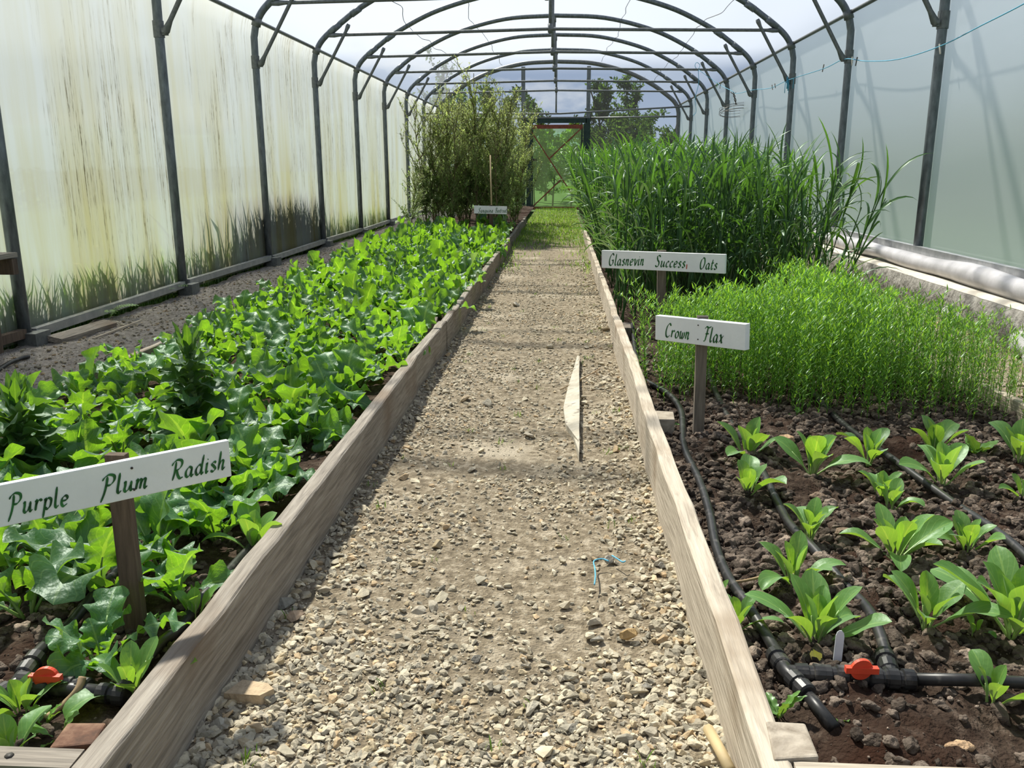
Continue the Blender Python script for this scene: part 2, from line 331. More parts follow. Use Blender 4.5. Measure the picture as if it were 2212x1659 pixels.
MT['spinachstalk'] = leaf_mat('spinach_stalk', (.36, .50, .17), (.45, .6, .15), vein=0, tfac=.3, side=0)
MT['lettuce'] = leaf_mat('dark_lettuce_leaf', (.028, .085, .022), (.16, .34, .015), vein=.4, tfac=.40, gloss=.06, grough=.45, bump=.4)
MT['oat'] = leaf_mat('oat_blade', (.034, .092, .026), (.10, .235, .02), vein=.25, tfac=.42, gloss=.06, grough=.4, side=0, var=.3, tint=True)
MT['flax'] = leaf_mat('flax_leaf', (.10, .23, .035), (.30, .54, .03), vein=.1, tfac=.45, gloss=.04, side=0, var=.25, tint=True)
MT['beet'] = leaf_mat('beet_foliage', (.25, .33, .13), (.46, .60, .18), vein=0, tfac=.46, gloss=.03, side=0, var=.35, tint=True)
MT['beetstem'] = noise_mat('beet_stem', [(.3, (.10, .065, .045)), (.7, (.20, .17, .09))], scale=8, rough=.8)
MT['weed'] = leaf_mat('weed_leaf', (.12, .26, .05), (.3, .5, .04), vein=.2, tfac=.4, gloss=.08, tint=True)
MT['grass'] = leaf_mat('grass_blade', (.11, .23, .035), (.26, .42, .03), vein=0, tfac=.4, gloss=.05, side=0, var=.35, tint=True)
MT['tree'] = leaf_mat('tree_leaf', (.035, .075, .022), (.09, .16, .02), vein=0, tfac=.35, gloss=.0, side=0, var=.4, tint=True)
MT['hedge'] = leaf_mat('hedge_leaf', (.02, .048, .026), (.05, .10, .02), vein=0, tfac=.3, gloss=.0, side=0, var=.3, tint=True)
MT['bark'] = noise_mat('tree_bark', [(.3, (.05, .04, .03)), (.7, (.12, .10, .08))], scale=10, rough=.9)
MT['yellow'] = leaf_mat('yellow_petal', (.75, .5, .04), (.7, .5, .03), vein=0, tfac=.4, side=0)
MT['yleaf'] = leaf_mat('yellowed_leaf', (.72, .55, .10), (.7, .55, .08), vein=.3, tfac=.3)
MT['twig'] = noise_mat('dry_twig', [(.3, (.20, .13, .07)), (.7, (.38, .28, .17))], scale=12, rough=.9)
MT['strip'] = noise_mat('pale_strip', [(.3, (.30, .27, .21)), (.7, (.50, .46, .38))], scale=12, rough=.9, bump=.5, second=(20, (.12, .10, .08), .60, .72))
# ------------------------------------------------------------------ the setting
XC, HW, Y0, SP = -.20, 3.155, 5.125, 2.3106
YE = Y0+8*SP                                           # end wall, 23.61
XL, XR, YB = XC-HW, XC+HW, -4.
PROFILE = [(0, 3.735), (.9, 3.685), (1.77, 3.47), (2.4, 3.18), (2.75, 2.95), (3.0, 2.755), (3.11, 2.60), (3.152, 2.45)]
half = crom(PROFILE, 6)
arch = np.vstack([np.stack([-half[::-1, 0], half[::-1, 1]], 1), half[1:]])   # from left eave over the ridge to the right eave
def sheet(pts, y0, y1, ny=40):
    b = MB(); ys = np.linspace(y0, y1, ny+1); k = len(pts)
    V = np.array([[p[0], y, p[1]] for y in ys for p in pts])
    i = np.arange(ny)[:, None]*k; j = np.arange(k-1)[None]
    return b.add(V, np.stack([i+j, i+j+1, i+k+j+1, i+k+j], -1).reshape(-1, 4))
off = .045                                             # film lies on the outside of the tubes
ap = np.stack([arch[:, 0]*(1+off/3.2)+XC, arch[:, 1]+off*.9], 1)
ie = 6                                                 # samples that belong to the side walls
struct('ceiling', sheet(ap[ie:-ie], YB, YE), MT['roof'], True)
struct('wall_left', sheet([(XL-off, .02), (XL-off, 1.2), (XL-off, 2.2), (XL-off, 2.45)]+[tuple(p) for p in ap[1:ie+1]], YB, YE), MT['left'], True)
struct('wall_right', sheet([tuple(p) for p in ap[-ie-1:-1]]+[(XR+off, 2.45), (XR+off, 1.4), (XR+off, .30)], YB, YE), MT['right'], True)
def endsheet(y, holes):
    """end film as strips between x cuts, floor to arch, with the doorway left open"""
    b = MB(); xs = np.unique(np.concatenate([np.linspace(XL, XR, 41), [h for hh in holes for h in hh[:2]]]))
    top = lambda x: np.interp(x, ap[:, 0], ap[:, 1])
    for a, c in zip(xs[:-1], xs[1:]):
        zb = 0.
        for h in holes:
            if a >= h[0]-1e-6 and c <= h[1]+1e-6: zb = h[2]
        b.add([[a, y, zb], [c, y, zb], [c, y, top(c)], [a, y, top(a)]], [(0, 1, 2, 3)])
    return b
DX0, DX1, DZ = -.86, .48, 2.20
struct('wall_back', endsheet(YE+.03, [(DX0, DX1, DZ)]), MT['end'])
struct('wall_front', endsheet(YB, []), MT['roof'])
# floor: gravel path strip plus the gritty strips along both walls
def ground(name, x0, x1, y0, y1, dx, dy, h, mat, seed, zoff=0., near=None):
    xs = np.arange(x0, x1+1e-6, dx); ys = np.arange(y0, y1+1e-6, dy); X, Y = np.meshgrid(xs, ys)
    Z = zoff+h*(vnoise(X, Y, 3, seed)*1.0+vnoise(X, Y, 9, seed+1)*.6+vnoise(X, Y, 25, seed+2)*.45+vnoise(X, Y, 60, seed+3)*.35)
    k = len(xs); i = np.arange(len(ys)-1)[:, None]*k; j = np.arange(k-1)[None]
    b = MB().add(np.stack([X, Y, Z], -1).reshape(-1, 3), np.stack([i+j, i+j+1, i+k+j+1, i+k+j], -1).reshape(-1, 4))
    return b, lambda x, y: zoff+h*(vnoise(x, y, 3, seed)*1.0+vnoise(x, y, 9, seed+1)*.6+vnoise(x, y, 25, seed+2)*.45+vnoise(x, y, 60, seed+3)*.35)
PX0, PX1, LBX, RBX, KX = -.735, .34, -2.27, 1.86, 2.72
b, path_z = ground('floor', -.735, .345, .6, 24.0, .02, .03, .010, MT['path'], 5); struct('floor', b, MT['path'], True)
b, lz = ground('floor', XL-.02, LBX-.02, .6, 23.6, .03, .04, .03, MT['grit'], 15); struct('floor_left', b, MT['grit'], True)
b, rz_ = ground('floor', RBX+.02, KX+.03, .6, 23.6, .03, .04, .03, MT['path'], 25); struct('floor_right', b, MT['path'], True)
SOIL = .085
b, soil_l = ground('soil', LBX+.02, PX0-.02, 1.14, 23.4, .015, .02, .028, MT['soil'], 35, SOIL); o = struct('floor_soil_left', b, MT['soil'], True)
b, soil_r = ground('soil', PX1+.03, RBX-.02, 1.18, 23.4, .012, .016, .046, MT['soil'], 45, SOIL); o = struct('floor_soil_right', b, MT['soil'], True)
# outside
b = MB(); b.add([[-400, -60, -.06], [400, -60, -.06], [400, 500, -.06], [-400, 500, -.06]], [(0, 1, 2, 3)]); struct('ground', b, MT['field'])
b = MB(); xs = np.linspace(-420, 420, 90); hz = 12+14*(vnoise(xs, xs*0, .012, 3)+.5)+5*vnoise(xs, xs*0, .05, 4)
V = []
for x, h in zip(xs, hz): V += [[x, 300, -3], [x, 330, h*.75], [x, 380, h], [x, 460, -3]]
F = [(i*4+j, i*4+4+j, i*4+5+j, i*4+1+j) for i in range(89) for j in range(3)]
b.add(V, F); struct('hill', b, MT['hill'], True)
# ------------------------------------------------------------------ steel hoops
def a3(pts, y): return [(x+XC, y, z) for x, z in pts]
def make_hoop():
    t = thing('polytunnel_hoop', '', 'hoop')
    k = np.vstack([[[-HW, .0], [-HW, 1.2], [-HW, 2.2]], arch, [[HW, 2.2], [HW, 1.2], [HW, .0]]])
    MB().tube(a3(k, 0), .038, 12).build('arch_tube', MT['steel'], t)
    tie = [(-2.93, 2.785), (-2.86, 2.787), (-2.78, 2.79), (-1.4, 2.81), (0, 2.835), (1.4, 2.81), (2.78, 2.79), (2.86, 2.787), (2.93, 2.785)]
    MB().tube(a3(tie, -.01), [.026, .03, .021, .021, .021, .021, .021, .03, .026], 8).build('tie_bar', MT['darksteel'], t)
    b = MB().tube(a3([(0, 2.78), (0, 3.72)], 0), .022, 8)
    b.tube(a3([(0, 2.79), (0, 2.90)], 0), .032, 8); b.tube(a3([(0, 3.62), (0, 3.74)], 0), .03, 8); b.build('king_post', MT['darksteel'], t)
    for s_ in (-1, 1):
        MB().tube(a3([(s_*3.10, 2.155), (s_*3.085, 2.18), (s_*3.04, 2.26), (s_*2.70, 2.83), (s_*2.67, 2.89), (s_*2.655, 2.92)], -.02), [.024, .034, .021, .021, .03, .024], 8).build('brace', MT['darksteel'], t)
        b = MB().tube(a3([(s_*HW, 2.13), (s_*HW, 2.26)], 0), .045, 12); b.box((s_*(HW-.05)+XC, -.012, 2.175), (.06, .03, .06))
        b.tube([(s_*(HW-.055)+XC, -.05, 2.175), (s_*(HW-.055)+XC, .03, 2.175)], .013, 6); b.build('clamp', MT['darksteel'], t, False)
        for a_, b_ in (((2.78, 2.928), (2.92, 2.82)), ((2.50, 3.118), (2.62, 3.04))):
            MB().tube(a3([(s_*a_[0], a_[1]), (s_*b_[0], b_[1])], 0), .043, 12).build('sleeve', MT['steel'], t)
        MB().tube(a3([(s_*3.10, 2.64), (s_*3.125, 2.56)], 0), .05, 12).build('eave_clamp', MT['darksteel'], t)
        b = MB().tube(a3([(s_*HW, -.05), (s_*HW, .09)], 0), .05, 12)
        if s_ < 0: b.box((s_*HW+XC+.05, .01, .04), (.12, .16, .10))
        b.build('foot', MT['darksteel'], t, False)
    return t
hoop = make_hoop(); hoop.location = (0, Y0, 0)
HL = ['steel hoop nearest the viewer, only its left post seen in front of the stained film',
      'second steel hoop, its two side posts rising out of the top of the picture', 'third steel hoop, beside the dark grass mass outside the left film',
      'fourth steel hoop from the front, the nearest with its tie bar fully seen', 'fifth steel hoop from the front', 'sixth steel hoop from the front',
      'third steel hoop from the end wall', 'second steel hoop from the end wall, with the loose blue twine end before it']
HL[0] += ''
for k in range(8):
    h = hoop if k == 0 else dup(hoop, (0, Y0+k*SP, 0)); h['label'] = HL[k]; h['group'] = 'steel hoops of the polytunnel'
h = [o for o in bpy.data.objects if o.name.startswith('polytunnel_hoop')][-1]
h['label'] = 'steel hoop next to the end wall, with an extra low cross bar'
b = MB(); b.tube([(XL, Y0+7*SP, 2.33), (XC-.1, Y0+7*SP-.04, 2.31), (XC+.1, Y0+7*SP-.04, 2.31), (XR, Y0+7*SP, 2.46)], .02, 8); b.build('low_tie_bar', MT['darksteel'], None).parent = h
h.children[-1].location = (0, 0, 0)
for o in h.children:
    if o.name.startswith('low_tie'):
        for v in o.data.vertices: v.co.y -= Y0+7*SP
b = MB().tube([(XC, Y0+7*SP, 2.84), (XC, Y0+7*SP, 2.31)], .02, 8); o = b.build('lower_king_post', MT['darksteel'], None); o.parent = h
for v in o.data.vertices: v.co.y -= Y0+7*SP
for s_, nm, side in ((-1, 'left', 'above the stained film wall'), (1, 'right', 'above the clean milky film wall')):
    b = MB().tube([(XC+s_*3.15, YB, 2.635), (XC+s_*3.15, YE, 2.635)], .021, 8)
    tag(b.build('eave_rail', MT['darksteel']), f'long steel eave rail running {side}', 'rail')
def roof_wire(x, seed, label):
    ys = np.arange(3., YE-.3, .45); r = np.random.default_rng(seed); xx = x+np.cumsum(r.normal(0, .035, len(ys)))*.8
    zz = np.interp(xx, ap[:, 0], ap[:, 1])-.012
    tag(MB().tube(crom(np.stack([xx, ys, zz], 1), 4), .005, 4).build('roof_wire', MT['wire']), label, 'wire', 'thin wires along the roof film')
roof_wire(-2.45, 1, 'thin wavy wire along the roof, lowest of the two on the left')
roof_wire(-1.62, 2, 'thin wavy wire along the roof, nearest to the ridge on the left')
roof_wire(.98, 3, 'thin wavy wire along the right half of the roof')
roof_wire(2.0, 6, 'thin wavy wire low on the right half of the roof')
# left base rail in lengths between posts
for k in range(-1, 8):
    y = Y0+k*SP; b = MB().bar((XL+.02, y+.05, .075+.02*(k % 2)), (XL+.02, y+SP-.05, .09), .05, .055)
    if k >= 0 or True:
        o = b.build('base_rail', MT['alu' if k != -1 else 'stake'], None, False)
        tag(o, ['rusty base rail at the left wall before the first post', 'grey base rail between the first and second left posts', 'grey base rail between the second and third left posts',
                'grey base rail between the third and fourth left posts'][k+1] if k < 3 else 'grey base rail along the far part of the left film wall', 'rail', 'base rails of the left wall')
# ------------------------------------------------------------------ end wall
t = thing('gable_arch', 'end wall frame with galvanised arch, tall posts and dark green header', 'frame', (0, YE, 0))
k = np.vstack([[[-HW, .0], [-HW, 1.2], [-HW, 2.2]], arch, [[HW, 2.2], [HW, 1.2], [HW, .0]]])
MB().tube(a3(k, YE), .055, 10).build('arch', MT['darksteel'], t)
for x0, x1, nm in ((-1.13, -1.03, 1), (.565, .665, 1)):
    b = MB().box(((x0+x1)/2, YE, 2.95), (.10, .07, 1.32)); b.build('upper_post', MT['steel'], t, False)
    b = MB().box(((x0+x1)/2, YE-.005, 1.16), (.12, .09, 2.33)); b.build('lower_post', MT['greenpaint'], t, False)
MB().box((-.235, YE-.01, 2.27), (1.62, .08, .12)).build('header', MT['greenpaint'], t, False)
MB().box((-.235, YE-.05, 2.345), (1.7, .03, .035)).build('header_rail', MT['darksteel'], t, False)
MB().box((-.93, YE-.02, 1.1), (.13, .07, 2.2)).build('door_jamb', MT['greenpaint'], t, False)
MB().box((.535, YE-.02, 1.1), (.06, .07, 2.2)).build('door_jamb', MT['greenpaint'], t, False)
b = MB(); b.tube([(XL, YE, 2.36), (-1.1, YE, 2.335)], .022, 8); b.tube([(.62, YE, 2.335), (XR, YE, 2.36)], .022, 8); b.build('side_bar', MT['darksteel'], t)
done(t)
d = thing('door_1', 'end door of translucent green film on a rust red frame with diagonal braces', 'door', (DX0, YE, 0), kind='structure')
q = lambda x, y: uy(x, y, YE)
MB().bar((DX0+.02, YE, 2.12), (DX1, YE, 2.12), .04, .10).build('top_rail', MT['rust'], d, False)
MB().bar((DX0, YE, .02), (DX1, YE, .02), .04, .07).build('bottom_rail', MT['rust'], d, False)
for (a_, b_) in (((1143, 277), (1236, 420)), ((1257, 276), (1187, 342)), ((1211, 389), (1150, 447))):
    MB().bar(q(*a_), q(*b_), .03, .05, (0, 1, 0)).build('brace', MT['rust'], d, False)
MB().bar((DX0+.02, YE, 0), (DX0+.02, YE, 2.2), .04, .035, (0, 1, 0)).build('stile', MT['greenpaint'], d, False)
MB().bar((DX1-.02, YE, 0), (DX1-.02, YE, 2.2), .04, .035, (0, 1, 0)).build('stile', MT['greenpaint'], d, False)
MB().box((DX0+.06, YE-.04, 1.28), (.16, .03, .06)).build('latch', MT['nail'], d, False)
b = MB(); zs = np.linspace(.02, 2.1, 12); xs = np.linspace(DX0, DX1, 9); V = np.array([[x, YE+.025+.008*math.sin(9*x+5*z), z] for z in zs for x in xs])
i = np.arange(11)[:, None]*9; j = np.arange(8)[None]; b.add(V, np.stack([i+j, i+j+1, i+10+j, i+9+j], -1).reshape(-1, 4)); b.build('film_panel', MT['doorfilm'], d)
done(d)
# ------------------------------------------------------------------ right kerb, rail, rolled film
b = MB(); ys = np.arange(-1., YE, .12); r = np.random.default_rng(4); V = []
for y in ys:
    e = .018*(vnoise(y, 0, 3, 9)+vnoise(y, 0, 11, 8)); V += [[KX+.03+e, y, -.05], [KX-.015+e*1.6, y, .13], [KX+e, y, .245], [KX+.03, y, .262]]
n = len(ys); F = [(i*4+j, i*4+4+j, i*4+5+j, i*4+1+j) for i in range(n-1) for j in range(3)]; b.add(V, F); b.add([V[0], V[1], V[2], V[3], [XR+.08, -1, .262], [XR+.08, -1, -.05]], [(0, 1, 2, 3, 4, 5)])
kerb = thing('concrete_kerb', 'long rough concrete kerb with cream coated top under the right film wall', 'kerb', (KX, 5, 0))
b.build('kerb_face', MT['conc'], kerb)
b = MB(); V = []
for y in ys:
    e = .018*(vnoise(y, 0, 3, 9)+vnoise(y, 0, 11, 8)); V += [[KX+.005+e, y, .250], [KX+.03, y, .268], [XR+.10, y, .272]]
b.add(V, [(i*3+j, i*3+3+j, i*3+4+j, i*3+1+j) for i in range(n-1) for j in range(2)]); b.build('kerb_top', MT['cream'], kerb); done(kerb)
b = MB().bar((XR-.02, -1, .405), (XR-.02, YE, .405), .05, .075); tag(b.build('wall_rail', MT['alu'], None, False), 'dull aluminium film rail above the rolled plastic on the right kerb', 'rail')
P = [(XR-.10+.012*math.sin(y*2.1), y, .338+.008*math.sin(y*3.3)) for y in np.arange(1, 13, .25)]
tag(MB().tube(P, [.070+.006*math.sin(i*1.3)+.008*math.sin(i*.41) for i in range(len(P))], 12).build('rolled_plastic', MT['roll']), 'grey roll of polythene lying along the right kerb top', 'plastic roll')
pl = [uz(x, y, .07) for x, y in ((2035, 678), (2075, 690), (2120, 696), (2165, 718), (2200, 752), (2222, 790))]
pl = [p+np.array([.05, 0, 0]) for p in pl]
P = crom(np.array(pl)[::-1], 7); r = np.random.default_rng(8)
t = thing('fleece_roll', 'grey crumpled fleece roll lying at the foot of the concrete kerb', 'fleece', P[0])
MB().tube(P, .056+.012*np.sin(np.arange(len(P))*.9)+.006*r.normal(size=len(P)), 12).build('roll', MT['fabric'], t)
b = MB()
for k in (12, 22): b.tube([P[k]+[0, 0, .03], P[k]+[.05, 0, .09], P[k]+[.09, .02, .15]], [.025, .008, .003], 6)
b.build('torn_strand', MT['fabric'], t); done(t)
# ------------------------------------------------------------------ bed boards
def plank(x0, x1, y0, y1, z0, z1, mat, label, group, seed=0, dz=0., name='bed_board', nails=False):
    """board along Y; outer faces x0 (path side) .. x1"""
    rr = np.random.default_rng(seed); ny = max(3, int((y1-y0)/.12)); ys = np.linspace(y0, y1, ny); b = MB(); V = []
    w = .004*np.sin(ys*2.2+seed)+.002*rr.normal(size=ny); top = z1+.004*np.sin(ys*1.7+seed*2)+.0022*rr.normal(size=ny)+dz*(ys-y0)
    for y, e, tz in zip(ys, w, top): V += [[x0+e, y, z0], [x1+e, y, z0], [x1+e, y, tz-.004], [x1+e*.5-.004*np.sign(x1-x0), y, tz], [x0+e+.005*np.sign(x1-x0), y, tz], [x0+e, y, tz-.005]]
    F = [(i*6+j, i*6+6+j, i*6+6+(j+1) % 6, i*6+(j+1) % 6) for i in range(ny-1) for j in range(6)]
    F += [(0, 1, 2, 3, 4, 5), tuple((ny-1)*6+j for j in (5, 4, 3, 2, 1, 0))]
    b.add(V, F)
    # keep the grain running along the board: object origin at its start
    t = thing(name, label, 'board', (x0, y0, 0), group)
    o = b.build('plank', mat, t, False)
    if nails:
        nb = MB()
        for zz in (.06, .13): nb.tube([(x0+.003*np.sign(x0-x1), y0+.05+zz*.2, zz), (x0-.004*np.sign(x1-x0), y0+.05+zz*.2, zz)], .006, 6)
        o['_o'] = list(t['_o']); nb.build('nail', MT['nail'], o); done(o)
    return done(t)
gl, gr = 'boards edging the left bed', 'boards edging the right bed'
LW = MT['wood']; PW = MT['palewood']
plank(-.700, -.748, 1.10, 5.12, -.01, .185, LW, 'long grey weathered board edging the left bed nearest the viewer', gl, 1, .000, nails=True)
plank(-.700, -.742, 5.14, 7.55, -.01, .175, LW, 'second weathered board from the front along the left bed', gl, 2)
plank(-.705, -.75, 7.57, 11.6, -.01, .165, LW, 'third weathered board from the front along the left bed, beside the radish plants', gl, 3)
plank(-.72, -.76, 11.62, 17.2, -.01, .15, LW, 'far weathered board of the left bed beside the tall bushy plants', gl, 4)
plank(.318, .366, 1.135, 5.22, -.01, .178, PW, 'long pale board edging the right bed nearest the viewer', gr, 5, nails=True)
plank(.322, .362, 5.24, 8.7, -.01, .165, PW, 'second pale board along the right bed, beside the middle sign', gr, 6)
plank(.318, .36, 8.72, 13.4, -.01, .16, PW, 'far pale board of the right bed beside the oats', gr, 7)
plank(RBX, RBX+.035, 1.2, 3.95, 0, .15, PW, 'thin pale board on the far side of the right bed, next to the flax', gr, 8)
plank(RBX, RBX+.035, 3.97, 9, 0, .13, PW, 'pale side board of the right bed half hidden by flax', gr, 9)
plank(LBX, LBX-.03, 2.2, 8, 0, .12, LW, 'low grey board at the far side of the left bed by the grit strip', gl, 10)
def cross(x0, x1, y0, y1, zt, mat, label, group):
    b = MB().box(((x0+x1)/2, (y0+y1)/2, zt/2), (x1-x0, y1-y0, zt)); t = thing('end_board', label, 'board', (x0, y0, 0), group)
    o = b.build('plank', mat, t, False); n_ = MB().tube([(x1-.11, (y0+y1)/2, zt), (x1-.11, (y0+y1)/2, zt+.002)], .007, 6); n_.build('nail', MT['nail'], t); done(t)
WX = noise_mat('weathered_cross_plank', GREY, scale=5, stretch=(.55, 9, 9), rough=.85, bump=.5, bscale=14, detail=9, dist=.8)
WX2 = noise_mat('pale_cross_plank', PALE, scale=5, stretch=(.55, 9, 9), rough=.85, bump=.5, bscale=14, detail=9, dist=.8)
cross(LBX, -.752, 1.105, 1.15, .182, WX, 'weathered board closing the front end of the left bed', gl)
cross(.372, RBX, 1.150, 1.196, .172, WX2, 'pale board closing the front end of the right bed', gr)
def peg(corners, zt, zb, mat, label, name='corner_block'):
    t_ = [uz(x, y, zt) for x, y in corners]; b_ = [np.array([p[0], p[1], zb]) for p in t_]
    b = MB().hexa(b_[::-1], t_[::-1]); t = b.build(name, mat, None, False)
    bv = t.modifiers.new('edge', 'BEVEL'); bv.width = .004; bv.segments = 2
    return tag(t, label, 'wooden block')
peg([(1653, 1556), (1740, 1561), (1770, 1634), (1672, 1640)], .178, -.02, MT['endgrain'], 'square cracked timber block in the front corner of the right bed')
peg([(146, 1560), (230, 1560), (203, 1606), (104, 1616)], .178, -.02, MT['brownblock'], 'brown stained timber block in the front corner of the left bed')
peg([(1411, 886), (1455, 889), (1458, 906), (1414, 905)], .150, -.02, MT['endgrain'], 'small timber block against the right bed board below the flax sign')
peg([(1326, 695), (1362, 697), (1364, 708), (1330, 708)], .150, -.02, MT['greystake'], 'dark timber block behind the joint of the right bed boards')
peg([(918, 684), (946, 684), (942, 696), (914, 697)], .150, -.02, MT['greystake'], 'timber block behind the joint of the left bed boards')
# loose boards on the left grit strip
b = MB().bar((-3.20, 5.17, .03), (-3.14, 5.75, .035), .10, .035, (.2, 0, 1)); tag(b.build('loose_board', MT['wood'], None, False), 'short grey board lying on grit by the left wall', 'board')
b = MB().bar((-3.02, 5.3, .014), (-3.02, 5.95, .02), .015, .012); tag(b.build('loose_lath', MT['palewood'], None, False), 'thin pale lath lying on grit beside the grey loose board', 'lath')
P = crom([uz(x, y, .012) for x, y in ((-20, 812), (15, 787), (40, 776), (62, 770))], 6); tag(MB().tube(P, .012, 6).build('hose', MT['pipe']), 'black hose end on the grit below the first left post', 'hose')
# bench at the left edge
t = thing('slatted_bench', 'weathered slatted wooden bench cut off at the left edge', 'bench', (-3.26, 4.4, 0))
for i, x in enumerate((-3.20, -3.27, -3.34)):
    MB().box((x, 4.25, .595), (.06, 1.25, .028)).build('slat', MT['wood'], t, False)
MB().box((-3.27, 4.84, .53), (.2, .05, .09)).build('rail', MT['stake'], t, False)
MB().box((-3.27, 3.7, .53), (.2, .05, .09)).build('rail', MT['stake'], t, False)
for x, y in ((-3.33, 4.8), (-3.33, 3.7), (-3.22, 3.7), (-3.31, 4.72)): MB().box((x, y, .25), (.05, .05, .5)).build('leg', MT['stake'], t, False)
done(t)
# ------------------------------------------------------------------ irrigation pipes
def zsoil(p, f): return SOIL+.0
def pipe(pts, z, r, label, name='irrigation_pipe', ends=None):
    P = np.array([uz(x, y, z) for x, y in pts]); P = crom(P, 6)
    P[:, 2] = z+.006*np.sin(np.arange(len(P))*.35)
    return P
t = thing('drip_line', 'black drip pipe nearest the pale board in the right bed', 'pipe', uz(1688, 1423, SOIL), 'black drip pipes of the right bed')
PZ = SOIL+.022
A = pipe([(1366, 700), (1372, 760), (1388, 812), (1439, 847), (1471, 891), (1477, 959), (1507, 1030), (1531, 1106), (1547, 1178), (1579, 1257), (1618, 1317), (1660, 1374), (1688, 1423)], PZ, .0125, '')
MB().tube(A, .0125, 10).build('pipe', MT['pipe'], t); done(t)
t = thing('drip_line', 'black drip pipe running up the middle of the spinach rows', 'pipe', uz(1923, 1440, SOIL), 'black drip pipes of the right bed')
B = pipe([(1530, 800), (1545, 847), (1575, 903), (1604, 945), (1634, 995), (1678, 1078), (1714, 1142), (1758, 1190), (1817, 1249), (1869, 1309), (1897, 1365), (1921, 1425)], PZ, .0125, '')
MB().tube(B, .0125, 10).build('pipe', MT['pipe'], t); done(t)
t = thing('drip_line', 'black drip pipe curving off to the right frame edge', 'pipe', uz(2100, 1110, SOIL), 'black drip pipes of the right bed')
Cc = pipe([(1740, 830), (1778, 875), (1817, 909), (1897, 971), (1961, 1019), (2048, 1074), (2120, 1126), (2211, 1201), (2290, 1290)], PZ, .0125, '')
MB().tube(Cc, .0125, 10).build('pipe', MT['pipe'], t); done(t)
def coupling(b, a, d, r=.0185, n=2):
    """ribbed compression collar along direction d"""
    a = np.array(a); d = np.array(d, float); d /= np.linalg.norm(d)
    b.tube([a-d*.030, a-d*.027, a-d*.006, a-d*.004, a+d*.004, a+d*.006, a+d*.026, a+d*.029], [r*.86, r*1.02, r*1.06, r*.86, r*.86, r*1.1, r*1.06, r*.84], 14)
def header(P0, P1, P2, label, group, tail, side, labelv, valve_at, tee2=None):
    t = thing('pipe_manifold', label, 'pipe fitting', P0, group)
    P0, P1, P2 = map(np.array, (P0, P1, P2))
    MB().tube([P0, P1], .0148, 12).build('header_pipe', MT['pipe'], t)
    b = MB().tube([P1, (P1+P2)/2+[0, 0, .004], P2], .0125, 10); b.build('supply_pipe', MT['pipe'], t)
    dx = (P1-P0)/np.linalg.norm(P1-P0)
    for p in (P0+dx*.045, valve_at-dx*.045, valve_at+dx*.05, P1-dx*.01):
        b = MB(); coupling(b, p, dx); b.build('collar', MT['pipe'], t, False)
    te = MB().tube([P0+side*.075, P0, P0+tail*.05], .0150, 12).build('tee', MT['pipe'], t); te['_o'] = list(t['_o'])
    for p, d_ in ((P0+side*.055, side), (P0+tail*.045, tail)): b = MB(); coupling(b, p, d_); b.build('collar', MT['pipe'], te, False)
    done(te)
    b = MB().tube([P0+tail*.05, P0+tail*.16-[0, 0, .012]], .0125, 10); b.build('tail_pipe', MT['pipe'], t)
    if tee2 is not None:
        b = MB().tube([tee2[0], tee2[0]+tee2[1]*.06], .0165, 12); coupling(b, tee2[0]+tee2[1]*.05, tee2[1]); b.build('tee', MT['pipe'], t, False)
    v = MB().tube([valve_at+[0, 0, .008], valve_at+[0, 0, .026]], .013, 10).build('valve_stem', MT['pipe'], t); v['_o'] = list(t['_o'])
    c = valve_at+np.array([0, -.012, .026]); rr = .022; an = np.linspace(0, 2*math.pi, 25)[:-1]
    b = MB(); V = [c+[rr*math.cos(a), 0.004*math.cos(a), rr*.95*math.sin(a)] for a in an]; V2 = [p+np.array([0, -.008, 0]) for p in V]
    b.add(V+V2, [tuple(range(24)), tuple(range(47, 23, -1))]+[(i, 24+i, 24+(i+1) % 24, (i+1) % 24) for i in range(24)])
    b.box(c+[0, -.006, 0], (.062, .012, .012)); o = b.build('valve_handle', MT['red'], v, False); o['label'] = 'red plastic valve handle'; done(v)
    return done(t)
HZ = SOIL+.030
P0, P1, P2 = uz(1700, 1452, HZ), uz(1955, 1467, HZ), uz(2290, 1480, HZ)
dA = A[-1]-A[-4]; dA /= np.linalg.norm(dA); dB = B[-1]-B[-4]; dB /= np.linalg.norm(dB)
header(P0, P1, P2, 'black pipe manifold with tees and red valve at the front of the right bed', 'irrigation manifolds', np.array([.30, -.95, -.02])/1., -dA, '', uz(1852, 1461, HZ), (uz(1926, 1465, HZ), -dB))
# left bed
L1 = pipe([(44, 1457), (84, 1413), (135, 1356), (165, 1332), (230, 1262), (330, 1160), (440, 1060), (550, 979), (640, 905)], PZ, .0125, '')
t = thing('drip_line', 'black drip pipe under the radish leaves beside the dark sign post', 'pipe', L1[0], 'black drip pipes of the left bed'); MB().tube(L1, .0125, 10).build('pipe', MT['pipe'], t); done(t)
L2 = pipe([(300, 1450), (344, 1396), (387, 1353), (421, 1309), (472, 1262), (560, 1160), (625, 1105), (690, 1040), (760, 955), (830, 868), (872, 795), (880, 745), (860, 700)], PZ, .0125, '')
t = thing('drip_line', 'black drip pipe beside the grey board of the left bed', 'pipe', L2[0], 'black drip pipes of the left bed'); MB().tube(L2, .0125, 10).build('pipe', MT['pipe'], t); done(t)
dL = L1[0]-L1[4]; dL /= np.linalg.norm(dL)
hv = uz(114, 1478, HZ)
header(uz(36, 1478, HZ), uz(255, 1500, HZ), uz(300, 1452, HZ), 'black pipe manifold with red valve at the front of the left bed', 'irrigation manifolds', np.array([-.3, -.95, -.03]), -dL, '', hv)
